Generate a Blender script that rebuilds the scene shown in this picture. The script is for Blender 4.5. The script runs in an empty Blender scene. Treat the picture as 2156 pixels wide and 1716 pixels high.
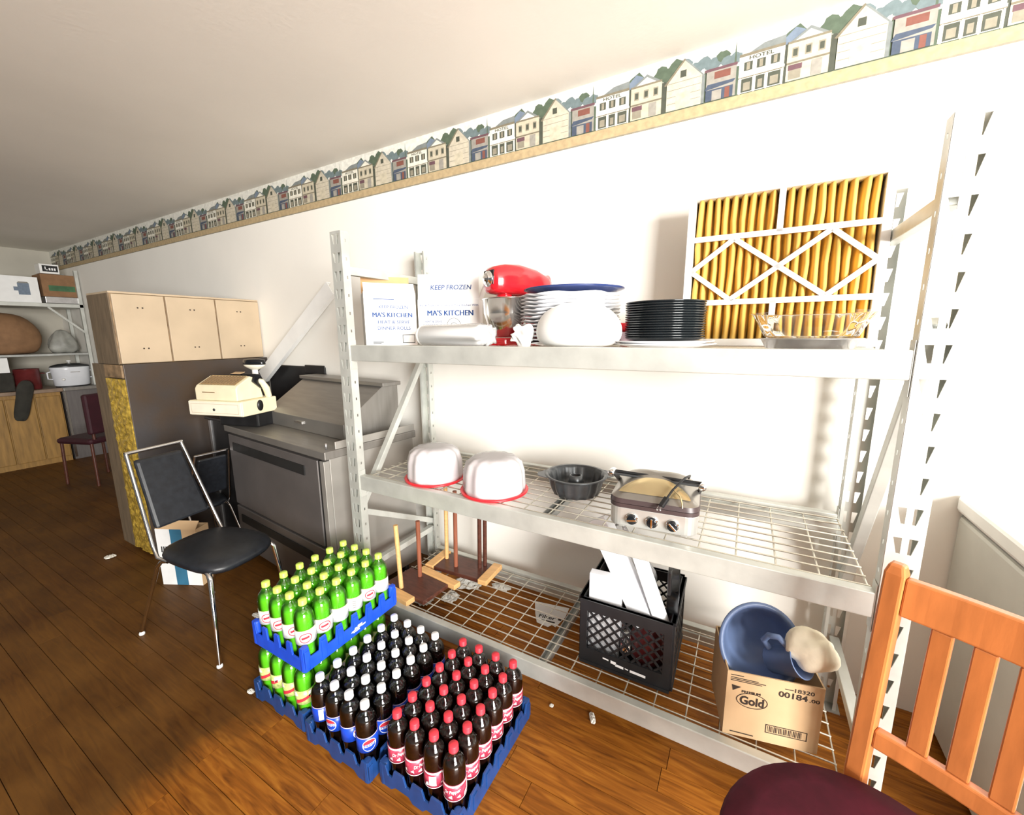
import bpy, math, random
from mathutils import Vector, Matrix
random.seed(7)
PI = math.pi
sc = bpy.context.scene
C = sc.collection
R = math.radians

# ------------------------------------------------------------------ camera
cam_d = bpy.data.cameras.new('camera')
cam_d.sensor_fit = 'HORIZONTAL'; cam_d.sensor_width = 36.0
cam_d.lens = 876.17 / 2156.0 * 36.0
cam_d.clip_start = 0.02; cam_d.clip_end = 100
cam = bpy.data.objects.new('camera', cam_d); C.objects.link(cam)
cr, cu, cd = (0.87062547, 0.49187507, -0.00837933), (-0.07853424, 0.15578091, 0.98466476), (-0.48563738, 0.85661615, -0.17425587)
cam.matrix_world = Matrix(((cr[0], cu[0], -cd[0], 1.5101), (cr[1], cu[1], -cd[1], -1.2364), (cr[2], cu[2], -cd[2], 1.40), (0, 0, 0, 1)))
sc.camera = cam

# ------------------------------------------------------------------ world, daylight, exposure
w = bpy.data.worlds.new('world'); sc.world = w; w.use_nodes = True
bg = w.node_tree.nodes['Background']
bg.inputs[0].default_value = (1.0, 0.97, 0.92, 1); bg.inputs[1].default_value = 0.11
def area(name, loc, target, sx, sy, power, col):
    l = bpy.data.lights.new(name, 'AREA'); l.shape = 'RECTANGLE'; l.size = sx; l.size_y = sy
    l.energy = power; l.color = col
    o = bpy.data.objects.new(name, l); C.objects.link(o); o.location = loc
    o.rotation_euler = (Vector(target) - Vector(loc)).to_track_quat('-Z', 'Y').to_euler()
    return o
area('window_daylight', (4.6, -2.9, 1.6), (0.5, 0.5, 1.75), 2.0, 1.6, 460, (1.0, 0.985, 0.95))
sc.view_settings.view_transform = 'Standard'; sc.view_settings.look = 'None'
sc.view_settings.gamma = 1; sc.view_settings.exposure = 0.52
sc.view_settings.use_curve_mapping = False
sc.cycles.transparent_max_bounces = 24

# ------------------------------------------------------------------ materials
def nt(name):
    m = bpy.data.materials.new(name); m.use_nodes = True
    return m, m.node_tree, m.node_tree.nodes['Principled BSDF']
def mat(name, col, rough=0.5, metal=0.0, var=0.12, scale=14.0, bump=0.0, bscale=60.0, stretch=None, col2=None, trans=0.0, spec=None, coat=0.0, emit=None, sss=0.0, aniso=None):
    m, t, p = nt(name); N = t.nodes; L = t.links
    tc = N.new('ShaderNodeTexCoord'); mp = N.new('ShaderNodeMapping')
    if stretch: mp.inputs['Scale'].default_value = stretch
    L.new(tc.outputs['Object'], mp.inputs['Vector'])
    nz = N.new('ShaderNodeTexNoise'); nz.inputs['Scale'].default_value = scale; nz.inputs['Detail'].default_value = 5
    L.new(mp.outputs[0], nz.inputs['Vector'])
    rp = N.new('ShaderNodeValToRGB'); rp.color_ramp.elements[0].position = 0.3; rp.color_ramp.elements[1].position = 0.7
    a = [c * (1 - var) for c in col]; b = [min(1, c * (1 + var)) for c in col] if col2 is None else col2
    rp.color_ramp.elements[0].color = (*a, 1); rp.color_ramp.elements[1].color = (*b, 1)
    L.new(nz.outputs['Fac'], rp.inputs[0]); L.new(rp.outputs[0], p.inputs['Base Color'])
    p.inputs['Roughness'].default_value = rough; p.inputs['Metallic'].default_value = metal
    p.inputs['Transmission Weight'].default_value = trans
    if coat: p.inputs['Coat Weight'].default_value = coat; p.inputs['Coat Roughness'].default_value = 0.08
    if spec is not None: p.inputs['Specular IOR Level'].default_value = spec
    if bump:
        n2 = N.new('ShaderNodeTexNoise'); n2.inputs['Scale'].default_value = bscale; n2.inputs['Detail'].default_value = 4
        L.new(mp.outputs[0], n2.inputs['Vector'])
        bp = N.new('ShaderNodeBump'); bp.inputs['Strength'].default_value = bump; bp.inputs['Distance'].default_value = 0.01
        L.new(n2.outputs['Fac'], bp.inputs['Height']); L.new(bp.outputs[0], p.inputs['Normal'])
    return m
def clear(name, tint, gloss=0.06, rough=0.03, mix=0.0, diff=(1, 1, 1), ior=1.45):
    """thin clear plastic or glass shell: tinted see-through with a Fresnel sheen (and a little haze)"""
    m = bpy.data.materials.new(name); m.use_nodes = True; t = m.node_tree; N = t.nodes; L = t.links
    N.remove(N['Principled BSDF']); out = N['Material Output']
    tr = N.new('ShaderNodeBsdfTransparent'); nz = N.new('ShaderNodeTexNoise'); nz.inputs['Scale'].default_value = 30
    rp = N.new('ShaderNodeValToRGB'); rp.color_ramp.elements[0].color = (*[c * .93 for c in tint], 1); rp.color_ramp.elements[1].color = (*tint, 1)
    L.new(nz.outputs['Fac'], rp.inputs[0]); L.new(rp.outputs[0], tr.inputs[0])
    gl = N.new('ShaderNodeBsdfGlossy'); gl.inputs['Roughness'].default_value = rough
    fr = N.new('ShaderNodeFresnel'); fr.inputs['IOR'].default_value = ior
    ad = N.new('ShaderNodeMath'); ad.operation = 'ADD'; ad.inputs[1].default_value = gloss; ad.use_clamp = True
    L.new(fr.outputs[0], ad.inputs[0])
    a = tr.outputs[0]
    if mix:
        df = N.new('ShaderNodeBsdfDiffuse'); df.inputs[0].default_value = (*diff, 1)
        m0 = N.new('ShaderNodeMixShader'); m0.inputs[0].default_value = mix
        L.new(tr.outputs[0], m0.inputs[1]); L.new(df.outputs[0], m0.inputs[2]); a = m0.outputs[0]
    mx = N.new('ShaderNodeMixShader'); L.new(ad.outputs[0], mx.inputs[0]); L.new(a, mx.inputs[1]); L.new(gl.outputs[0], mx.inputs[2])
    L.new(mx.outputs[0], out.inputs['Surface'])
    return m

M = {}
M['wall'] = mat('wall_paint', (.91, .885, .825), .75, var=.04, scale=1.2, bump=.05, bscale=40)
M['ceil'] = mat('ceiling_paint', (.86, .83, .765), .85, var=.06, scale=.9, bump=.05)
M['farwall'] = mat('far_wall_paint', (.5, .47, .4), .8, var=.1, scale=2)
M['galv'] = mat('galvanised_steel', (.55, .56, .52), .45, .4, var=.14, scale=9, bump=.03, bscale=90)
M['galv_d'] = mat('dull_galvanised_steel', (.42, .43, .41), .5, .7, var=.2, scale=12)
M['wire'] = mat('zinc_wire', (.70, .67, .58), .35, .7, var=.1)
M['chrome'] = mat('chrome', (.85, .85, .86), .10, 1.0, var=.03)
M['blackvinyl'] = mat('black_vinyl', (.012, .014, .018), .38, var=.3, scale=40, bump=.05, bscale=300)
M['black'] = mat('black_plastic', (.012, .012, .013), .4, var=.3)
M['blackgloss'] = mat('black_gloss', (.008, .009, .011), .15, var=.3)
M['white'] = mat('white_plastic', (.85, .85, .83), .4, var=.03)
M['paperwhite'] = mat('white_card', (.85, .85, .84), .7, var=.03, scale=20)
M['cream'] = mat('cream_plastic', (.82, .74, .52), .38, var=.06)
M['creamw'] = mat('pale_cream_plastic', (.86, .81, .66), .38, var=.05)
M['steel_brown'] = mat('brushed_dark_steel', (.17, .155, .15), .45, .55, var=.10, scale=5, stretch=(1, 12, 1))
M['steel_top'] = mat('brushed_grey_steel', (.27, .255, .235), .38, .6, var=.09, scale=5, stretch=(1, 10, 1))
M['steel_side'] = mat('side_steel', (.42, .40, .37), .4, .6, var=.15, scale=4)
M['slot'] = mat('dark_recess', (.01, .01, .01), .6, var=.2)
M['cabcream'] = mat('cream_cabinet_paint', (.50, .39, .265), .6, var=.08, scale=5, bump=.04, bscale=20)
M['cabedge'] = mat('worn_cabinet_edge', (.26, .17, .09), .7, var=.4, scale=25)
M['brownboard'] = mat('brown_board', (.16, .115, .07), .7, var=.25, scale=6, stretch=(6, 6, 1))
M['panelgrey'] = mat('stained_grey_panel', (.070, .076, .088), .4, .3, var=.2, scale=2.3, col2=(.085, .050, .024), bump=.04)
M['gold'] = mat('gold_foil', (.62, .42, .07), .33, .4, var=.5, scale=38, bump=.9, bscale=42)
M['card'] = mat('kraft_card', (.50, .31, .16), .8, var=.10, scale=7, bump=.03)
M['card2'] = mat('tan_card', (.60, .41, .23), .8, var=.07, scale=7, bump=.03)
M['cardin'] = mat('orange_kraft_card', (.62, .36, .17), .8, var=.08)
M['inkblue'] = mat('blue_ink', (.008, .05, .20), .7, var=.1)
M['inkdark'] = mat('dark_ink', (.035, .022, .015), .8, var=.1)
M['inkblack'] = mat('black_ink', (.02, .02, .02), .8, var=.1)
M['inkwhite'] = mat('white_ink', (.88, .88, .88), .6, var=.03)
M['inkred'] = mat('red_ink', (.62, .03, .05), .5, var=.08)
M['bluetray'] = mat('blue_plastic', (.012, .075, .62), .38, var=.15, scale=20)
M['navytray'] = mat('navy_plastic', (.010, .050, .19), .38, var=.2, scale=20)
M['bottleclear'] = clear('clear_bottle', (.93, .95, .95))
M['bottlegreen'] = clear('green_bottle', (.62, .95, .45))
M['cola'] = mat('cola', (.006, .003, .002), .12, var=.2)
M['cherrycola'] = mat('dark_red_cola', (.012, .003, .002), .12, var=.2)
M['greensoda'] = mat('green_soda', (.30, .62, .08), .2, var=.15, trans=.15)
M['capwhite'] = mat('white_cap', (.87, .88, .90), .45, var=.02)
M['capred'] = mat('red_cap', (.70, .035, .055), .45, var=.06)
M['capgreen'] = mat('lime_cap', (.58, .80, .12), .45, var=.06)
M['labelblue'] = mat('blue_label', (.01, .06, .50), .35, var=.1)
M['labelred'] = mat('maroon_label', (.42, .02, .06), .35, var=.25, scale=60, col2=(.62, .08, .14))
M['labelpink'] = mat('pink_white_print', (.82, .60, .64), .4, var=.1, scale=70)
M['labelsilver'] = mat('silver_white_label', (.72, .76, .74), .35, var=.18, scale=60)
M['labellime'] = mat('lime_label', (.55, .68, .22), .35, var=.35, scale=80)
M['mixred'] = mat('red_enamel', (.55, .012, .02), .18, var=.05, coat=.6)
M['stainless'] = mat('polished_stainless', (.72, .71, .69), .16, 1.0, var=.05)
M['alum'] = mat('aluminium', (.55, .54, .54), .35, .9, var=.1, scale=30)
M['porcelain'] = mat('white_porcelain', (.84, .84, .86), .2, var=.02)
M['plateblue'] = mat('dark_blue_glaze', (.03, .05, .16), .22, var=.15)
M['plateblack'] = mat('black_glaze', (.010, .013, .015), .14, var=.2)
M['amber'] = mat('amber_filter_paper', (.74, .47, .11), .85, var=.14, scale=18, stretch=(1, 1, .15), bump=.05)
M['glass'] = clear('clear_glass', (.90, .90, .84), gloss=.04, ior=1.25)
M['foam'] = mat('white_foam', (.87, .87, .85), .7, var=.03, bump=.08, bscale=25)
M['spongecream'] = mat('cream_foam', (.82, .75, .58), .8, var=.08, bump=.3, bscale=30)
M['bag'] = clear('clear_bag', (.97, .97, .97), gloss=.03, rough=.12, mix=.28, diff=(.95, .95, .95), ior=1.2)
M['bagwhite'] = mat('white_bag', (.84, .84, .82), .35, var=.05, bump=.5, bscale=18)
M['carrier'] = clear('frosted_dome', (.98, .95, .96), gloss=.02, rough=.2, ior=1.15, mix=.50, diff=(.97, .94, .95))
M['carrierin'] = mat('pink_cake_stand', (.62, .22, .42), .5, var=.25, scale=25)
M['red'] = mat('red_plastic', (.75, .02, .03), .3, var=.05)
M['darkpan'] = mat('dark_nonstick', (.085, .09, .095), .32, .6, var=.2, scale=30)
M['griddle_lid'] = mat('satin_lid', (.38, .355, .32), .32, .8, var=.05)
M['griddle_gold'] = mat('bright_lid_panel', (.72, .58, .33), .22, .8, var=.06)
M['griddle_brown'] = mat('brown_plastic', (.055, .036, .036), .4, var=.15)
M['silver'] = mat('silver_plastic', (.58, .57, .54), .33, .6, var=.05)
M['woodlight'] = mat('light_wood', (.72, .42, .17), .5, var=.12, scale=6, stretch=(2, 14, 14), bump=.03)
M['wooddark'] = mat('walnut_stain', (.085, .028, .018), .32, var=.3, scale=7, stretch=(3, 12, 12))
M['woodmid'] = mat('red_brown_dowel', (.26, .085, .045), .4, var=.2, scale=8, stretch=(10, 10, 1))
M['chairwood'] = mat('cherry_wood', (.50, .16, .045), .33, var=.16, scale=5, stretch=(8, 8, 1.2), bump=.02, coat=.25)
M['burgundy'] = mat('burgundy_vinyl', (.060, .005, .013), .75, var=.25, scale=18, bump=.05, spec=.2)
M['maroon'] = mat('dark_maroon', (.035, .005, .010), .6, var=.2)
M['bluebowl'] = mat('grey_blue_plastic', (.13, .185, .33), .35, var=.1)
M['crate'] = mat('black_crate_plastic', (.011, .012, .014), .45, var=.25)
M['foilbox'] = mat('white_glossy_carton', (.84, .85, .88), .3, var=.04)
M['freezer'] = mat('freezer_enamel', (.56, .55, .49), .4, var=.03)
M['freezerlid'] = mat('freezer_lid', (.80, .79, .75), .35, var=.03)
M['rubber'] = mat('grey_rubber', (.25, .24, .22), .7, var=.1)
M['bluebox'] = mat('blue_print', (.035, .15, .25), .6, var=.12)
M['scrap'] = mat('crumpled_paper', (.72, .70, .64), .8, var=.1, bump=.6, bscale=40)
M['tan_door'] = mat('honey_wood_door', (.30, .165, .04), .5, var=.25, scale=5, stretch=(8, 8, 1))
M['counter'] = mat('worn_counter', (.22, .15, .10), .5, var=.3, scale=8)
M['crock'] = mat('white_enamel', (.74, .76, .80), .22, var=.04)
M['redpot'] = mat('dark_red_enamel', (.13, .02, .02), .3, var=.2)
M['greybag'] = mat('grey_plastic_sheet', (.30, .30, .27), .5, var=.2, bump=.3, bscale=12)
M['darkcloth'] = mat('dark_cloth', (.03, .028, .022), .9, var=.3)
M['brownbag'] = mat('brown_paper_bag', (.25, .135, .065), .85, var=.15, bump=.2, bscale=10)
M['green'] = mat('green_print', (.05, .14, .06), .7, var=.3)
# printed border inks
for k, c in dict(b_sky=(.78, .77, .70), b_sand=(.70, .53, .30), b_tree=(.13, .18, .12), b_tree2=(.22, .29, .30), b_house=(.80, .77, .66), b_yellow=(.80, .72, .54), b_barn=(.82, .74, .58), b_roof=(.30, .33, .32), b_dark=(.10, .11, .08), b_grey=(.47, .44, .38), b_sign=(.30, .11, .08), b_awn=(.09, .12, .18), b_shade=(.40, .36, .27), b_purple=(.20, .10, .12), b_line=(.30, .26, .18), b_blue=(.25, .32, .42)).items():
    M[k] = mat(k.replace('b_', 'border_print_'), [v * (.95 if k in ('b_sky', 'b_house') else .66) for v in c], .75, var=.14, scale=45)

# wooden floor: board tone per object, long grain, and a large worn dull patch
def floor_mat():
    m, t, p = nt('floor_boards'); N = t.nodes; L = t.links
    geo = N.new('ShaderNodeNewGeometry'); oi = N.new('ShaderNodeObjectInfo')
    mp = N.new('ShaderNodeMapping'); mp.inputs['Scale'].default_value = (2.2, 22, 1)
    ofs = N.new('ShaderNodeCombineXYZ'); mul = N.new('ShaderNodeMath'); mul.operation = 'MULTIPLY'; mul.inputs[1].default_value = 37
    L.new(oi.outputs['Random'], mul.inputs[0]); L.new(mul.outputs[0], ofs.inputs[0])
    L.new(geo.outputs['Position'], mp.inputs['Vector']); L.new(ofs.outputs[0], mp.inputs['Location'])
    nz = N.new('ShaderNodeTexNoise'); nz.inputs['Scale'].default_value = 2.2; nz.inputs['Detail'].default_value = 8; nz.inputs['Distortion'].default_value = 1.4
    L.new(mp.outputs[0], nz.inputs['Vector'])
    rp = N.new('ShaderNodeValToRGB'); e = rp.color_ramp.elements
    e[0].position = .28; e[0].color = (.12, .036, .004, 1); e[1].position = .72; e[1].color = (.36, .135, .016, 1)
    x = e.new(.5); x.color = (.25, .082, .009, 1)
    L.new(nz.outputs['Fac'], rp.inputs[0])
    hs = N.new('ShaderNodeHueSaturation'); mr = N.new('ShaderNodeMapRange'); mr.inputs[3].default_value = .84; mr.inputs[4].default_value = 1.12
    L.new(oi.outputs['Random'], mr.inputs[0]); L.new(mr.outputs[0], hs.inputs['Value']); L.new(rp.outputs[0], hs.inputs['Color'])
    # worn olive-brown area (dirt and lost finish), west of x = 0.1 with a ragged edge
    sp = N.new('ShaderNodeSeparateXYZ'); L.new(geo.outputs['Position'], sp.inputs[0])
    n2 = N.new('ShaderNodeTexNoise'); n2.inputs['Scale'].default_value = 2.4; n2.inputs['Detail'].default_value = 5
    L.new(geo.outputs['Position'], n2.inputs['Vector'])
    ma = N.new('ShaderNodeMath'); ma.operation = 'MULTIPLY_ADD'; ma.inputs[1].default_value = 1.3
    L.new(n2.outputs['Fac'], ma.inputs[0]); L.new(sp.outputs[0], ma.inputs[2])
    wr = N.new('ShaderNodeMapRange'); wr.inputs[1].default_value = .45; wr.inputs[2].default_value = .75; wr.inputs[3].default_value = .8; wr.inputs[4].default_value = 0
    L.new(ma.outputs[0], wr.inputs[0])
    n3 = N.new('ShaderNodeTexNoise'); n3.inputs['Scale'].default_value = 3.1; n3.inputs['Detail'].default_value = 6
    L.new(geo.outputs['Position'], n3.inputs['Vector'])
    r3 = N.new('ShaderNodeValToRGB'); r3.color_ramp.elements[0].position = .3; r3.color_ramp.elements[0].color = (.036, .016, .004, 1)
    r3.color_ramp.elements[1].position = .7; r3.color_ramp.elements[1].color = (.120, .058, .014, 1); L.new(n3.outputs['Fac'], r3.inputs[0])
    mx = N.new('ShaderNodeMixRGB'); L.new(wr.outputs[0], mx.inputs[0]); L.new(hs.outputs[0], mx.inputs[1]); L.new(r3.outputs[0], mx.inputs[2])
    p.inputs['Specular IOR Level'].default_value = .2; L.new(mx.outputs[0], p.inputs['Base Color']); p.inputs['Roughness'].default_value = .38
    rr = N.new('ShaderNodeMapRange'); rr.inputs[3].default_value = .4; rr.inputs[4].default_value = .6; L.new(n3.outputs['Fac'], rr.inputs[0]); L.new(rr.outputs[0], p.inputs['Roughness'])
    bp = N.new('ShaderNodeBump'); bp.inputs['Strength'].default_value = .12; bp.inputs['Distance'].default_value = .004
    L.new(nz.outputs['Fac'], bp.inputs['Height']); L.new(bp.outputs[0], p.inputs['Normal'])
    return m
M['floor'] = floor_mat()
M['joint'] = mat('floor_joint', (.09, .035, .010), .9, var=.2)

# ------------------------------------------------------------------ mesh helpers
class MB:
    def __init__(s): s.v = []; s.f = []; s.m = []; s.s = []
    def add(s, vs, fs, m=0, T=None, smooth=False):
        o = len(s.v)
        s.v += [tuple(T @ Vector(v)) if T is not None else tuple(v) for v in vs]
        for f in fs: s.f.append([i + o for i in f]); s.m.append(m); s.s.append(smooth)
        return s
    def box(s, x0, x1, y0, y1, z0, z1, m=0, T=None):
        vs = [(x, y, z) for z in (z0, z1) for y in (y0, y1) for x in (x0, x1)]
        return s.add(vs, [(0, 2, 3, 1), (4, 5, 7, 6), (0, 1, 5, 4), (2, 6, 7, 3), (0, 4, 6, 2), (1, 3, 7, 5)], m, T)
    def bar(s, a, b, wx, wz, m=0, up=(0, 0, 1)):
        a = Vector(a); b = Vector(b); d = (b - a); L = d.length; d.normalize(); u = Vector(up)
        if abs(d.dot(u)) > .99: u = Vector((0, 1, 0))
        r = d.cross(u).normalized(); u = r.cross(d)
        T = Matrix(((r.x, d.x, u.x, a.x), (r.y, d.y, u.y, a.y), (r.z, d.z, u.z, a.z), (0, 0, 0, 1)))
        return s.box(-wx / 2, wx / 2, 0, L, -wz / 2, wz / 2, m, T)
    def tube(s, pts, r, n=8, m=0, closed=False, T=None):
        P = [Vector(p) for p in pts]; k = len(P); rs = r if isinstance(r, (list, tuple)) else [r] * k
        vs = []; prev = None
        for i in range(k):
            if closed: t = P[(i + 1) % k] - P[i - 1]
            else: t = P[min(i + 1, k - 1)] - P[max(i - 1, 0)]
            t.normalize()
            if prev is None:
                a = Vector((0, 0, 1)) if abs(t.z) < .9 else Vector((1, 0, 0)); u = t.cross(a).normalized()
            else: u = (prev - t * prev.dot(t)).normalized()
            prev = u; v = t.cross(u)
            for j in range(n):
                q = 2 * PI * j / n; vs.append(P[i] + (u * math.cos(q) + v * math.sin(q)) * rs[i])
        fs = []
        for i in range(k if closed else k - 1):
            i2 = (i + 1) % k
            for j in range(n): fs.append((i * n + j, i * n + (j + 1) % n, i2 * n + (j + 1) % n, i2 * n + j))
        s.add(vs, fs, m, T, True)
        if not closed: s.add(vs[:n], [tuple(range(n))], m, T); s.add(vs[-n:], [tuple(range(n))], m, T)
        return s
    def lathe(s, prof, n=24, m=0, T=None, fn=None, smooth=True, sx=1, sy=1):
        vs = []; rings = []
        for (r, z) in prof:
            if r <= 1e-6: rings.append([len(vs)]); vs.append((0, 0, z)); continue
            ring = []
            for j in range(n):
                q = 2 * PI * j / n; rr, zz = fn(q, r, z) if fn else (r, z)
                ring.append(len(vs)); vs.append((rr * math.cos(q) * sx, rr * math.sin(q) * sy, zz))
            rings.append(ring)
        fs = []
        for a, b in zip(rings, rings[1:]):
            if len(a) == 1 and len(b) == 1: continue
            for j in range(n):
                k = (j + 1) % n
                if len(a) == 1: fs.append((a[0], b[k], b[j]))
                elif len(b) == 1: fs.append((a[j], a[k], b[0]))
                else: fs.append((a[j], a[k], b[k], b[j]))
        return s.add(vs, fs, m, T, smooth)
    def prism(s, poly, axis, a, b, m=0, T=None):
        """extrude a 2D polygon; axis 'x': poly=(y,z), 'y': poly=(x,z), 'z': poly=(x,y)"""
        def P(p, t): return (t, p[0], p[1]) if axis == 'x' else (p[0], t, p[1]) if axis == 'y' else (p[0], p[1], t)
        n = len(poly); vs = [P(p, a) for p in poly] + [P(p, b) for p in poly]
        fs = [tuple(range(n)), tuple(range(2 * n - 1, n - 1, -1))] + [(i, (i + 1) % n, n + (i + 1) % n, n + i) for i in range(n)]
        return s.add(vs, fs, m, T)
    def flat(s, poly, plane, t, m=0):
        def P(p): return (t, p[0], p[1]) if plane == 'x' else (p[0], t, p[1]) if plane == 'y' else (p[0], p[1], t)
        return s.add([P(p) for p in poly], [tuple(range(len(poly)))], m)
    def mesh(s, name, mats):
        me = bpy.data.meshes.new(name); me.from_pydata(s.v, [], s.f)
        for m in (mats if isinstance(mats, (list, tuple)) else [mats]): me.materials.append(M[m] if isinstance(m, str) else m)
        me.polygons.foreach_set('material_index', s.m); me.polygons.foreach_set('use_smooth', s.s)
        me.validate(); me.update()
        import bmesh
        bm = bmesh.new(); bm.from_mesh(me); bmesh.ops.recalc_face_normals(bm, faces=bm.faces); bm.to_mesh(me); bm.free()
        return me
    def build(s, name, mats, parent=None, bevel=0, solid=0, sub=0, off=0, world=False):
        if world and parent is not None:
            l = Rz(parent.rotation_euler.z, parent.location).inverted(); s.v = [tuple(l @ Vector(v)) for v in s.v]
        o = bpy.data.objects.new(name, s.mesh(name, mats)); C.objects.link(o); o.parent = parent
        if solid: d = o.modifiers.new('solid', 'SOLIDIFY'); d.thickness = solid; d.offset = off
        if bevel: d = o.modifiers.new('bevel', 'BEVEL'); d.width = bevel; d.segments = 2; d.limit_method = 'ANGLE'; d.harden_normals = False
        if sub: d = o.modifiers.new('sub', 'SUBSURF'); d.levels = sub; d.render_levels = sub
        return o
def Rz(a, loc=(0, 0, 0)): return Matrix.Translation(loc) @ Matrix.Rotation(a, 4, 'Z')
def TR(loc, rx=0, ry=0, rz=0): return Matrix.Translation(loc) @ Matrix.Rotation(rz, 4, 'Z') @ Matrix.Rotation(ry, 4, 'Y') @ Matrix.Rotation(rx, 4, 'X')
def tag(o, label, cat, group=None):
    o['label'] = label; o['category'] = cat
    if group: o['group'] = group
    return o
def thing(name, label, cat, loc=(0, 0, 0), rz=0, group=None):
    o = bpy.data.objects.new(name, None); C.objects.link(o); o.empty_display_size = .05
    o.location = loc; o.rotation_euler = (0, 0, rz)
    return tag(o, label, cat, group)
def struct(o): o['kind'] = 'structure'; return o
def link(name, me, parent=None, loc=None, rz=0, T=None):
    o = bpy.data.objects.new(name, me); C.objects.link(o); o.parent = parent
    if T is not None: o.matrix_local = T
    elif loc is not None: o.location = loc; o.rotation_euler = (0, 0, rz)
    return o
def copy_tree(o, parent=None):
    c = o.copy(); C.objects.link(c); c.parent = parent
    for ch in list(o.children): copy_tree(ch, c)
    return c
_tc = {}
def text_geo(s, h, squeeze=1.0, bold=0.0, shear=0.0):
    """letter outlines as (verts2d, faces), centred, cap height about h"""
    key = (s, h, squeeze, bold, shear)
    if key in _tc: return _tc[key]
    cu = bpy.data.curves.new('letters', 'FONT'); cu.body = s; cu.size = h / .7; cu.offset = bold * h; cu.shear = shear; cu.resolution_u = 3; cu.fill_mode = 'FRONT'
    ob = bpy.data.objects.new('letters', cu); me = bpy.data.meshes.new_from_object(ob)
    vs = [(v.co.x * squeeze, v.co.y) for v in me.vertices]; fs = [tuple(p.vertices) for p in me.polygons]
    bpy.data.objects.remove(ob); bpy.data.meshes.remove(me); bpy.data.curves.remove(cu)
    x0 = min(v[0] for v in vs); x1 = max(v[0] for v in vs); y0 = min(v[1] for v in vs); y1 = max(v[1] for v in vs)
    vs = [(v[0] - (x0 + x1) / 2, v[1] - (y0 + y1) / 2) for v in vs]
    _tc[key] = (vs, fs, x1 - x0); return _tc[key]
def letters(mb, s, cx, cz, h, plane='y', t=0.0, m=0, fit=None, bold=.01, shear=0, rot=0.0):
    if bold and 'M' in s:      # heavier strokes from shifted copies: the M outline cannot be offset
        for i_, k_ in enumerate((-1, -.33, .33, 1)): letters(mb, s, cx + k_ * bold * h * 1.6, cz, h, plane, t + (-1 if plane == 'y' else 1) * .00004 * i_, m, fit, 0, shear, rot)
        return mb
    vs, fs, w_ = text_geo(s, h, 1.0, bold, shear)
    k = fit / w_ if fit else 1.0
    c_, s_ = math.cos(rot), math.sin(rot)
    q = [(v[0] * k, v[1]) for v in vs]; q = [(cx + a * c_ - b * s_, cz + a * s_ + b * c_) for a, b in q]
    P = [(a, t, b) if plane == 'y' else (t, a, b) if plane == 'x' else (a, b, t) for a, b in q]
    mb.add(P, fs, m); return mb
def oval(cx, cz, rx, rz, n=24, a0=0, a1=2 * PI):
    return [(cx + rx * math.cos(a0 + (a1 - a0) * i / n), cz + rz * math.sin(a0 + (a1 - a0) * i / n)) for i in range(n + (0 if abs(a1 - a0) > 6.2 else 1))]
def ringflat(mb, cx, cz, rx, rz, wd, plane, t, m, n=32):
    o = oval(cx, cz, rx, rz, n); i_ = oval(cx, cz, rx - wd, rz - wd, n)
    P = lambda p: (p[0], t, p[1]) if plane == 'y' else (t, p[0], p[1]) if plane == 'x' else (p[0], p[1], t)
    mb.add([P(p) for p in o + i_], [(k, (k + 1) % n, n + (k + 1) % n, n + k) for k in range(n)], m)
def wrap(mb, r):
    """bend a print lying in the XZ plane around a vertical cylinder (facing -Y)"""
    import bmesh
    bm = bmesh.new(); vv = [bm.verts.new(v) for v in mb.v]; lay_m = []
    for f, m_ in zip(mb.f, mb.m):
        try: ff = bm.faces.new([vv[i] for i in f]); ff.material_index = m_
        except ValueError: pass
    for k in range(-36, 37):
        x_ = k * .003 + .0001
        bmesh.ops.bisect_plane(bm, geom=bm.verts[:] + bm.edges[:] + bm.faces[:], plane_co=(x_, 0, 0), plane_no=(1, 0, 0))
    bm.verts.index_update(); mb.v = [tuple(v.co) for v in bm.verts]; mb.f = [[v.index for v in f.verts] for f in bm.faces]; mb.m = [f.material_index for f in bm.faces]; mb.s = [False] * len(mb.f); bm.free()
    mb.v = [((r + v[1]) * math.sin(v[0] / r), -(r + v[1]) * math.cos(v[0] / r), v[2]) for v in mb.v]; return mb
def ordn(i): return ['first', 'second', 'third', 'fourth', 'fifth', 'sixth', 'seventh', 'eighth', 'ninth', 'tenth', 'eleventh', 'twelfth', 'thirteenth', 'fourteenth', 'fifteenth', 'sixteenth', 'seventeenth'][i]

# ================================================================== SETTING
YW, ZC, XL, XR = .647, 2.44, -6.1, 3.4
wb = struct(MB().box(XL - .1, XR, YW, YW + .1, 0, ZC).build('wall_back', 'wall')); wb['label'] = 'white painted back wall'
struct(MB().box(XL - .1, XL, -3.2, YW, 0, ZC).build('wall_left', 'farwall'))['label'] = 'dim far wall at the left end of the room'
struct(MB().box(XL - .1, XR, -3.2, YW + .1, ZC, ZC + .1).build('ceiling', 'ceil'))['label'] = 'plain off-white ceiling'
fl = struct(MB().box(XL - .1, XR, -3.2, YW, -.05, -.006).build('floor', 'joint')); fl['label'] = 'worn brown strip-wood floor'
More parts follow.
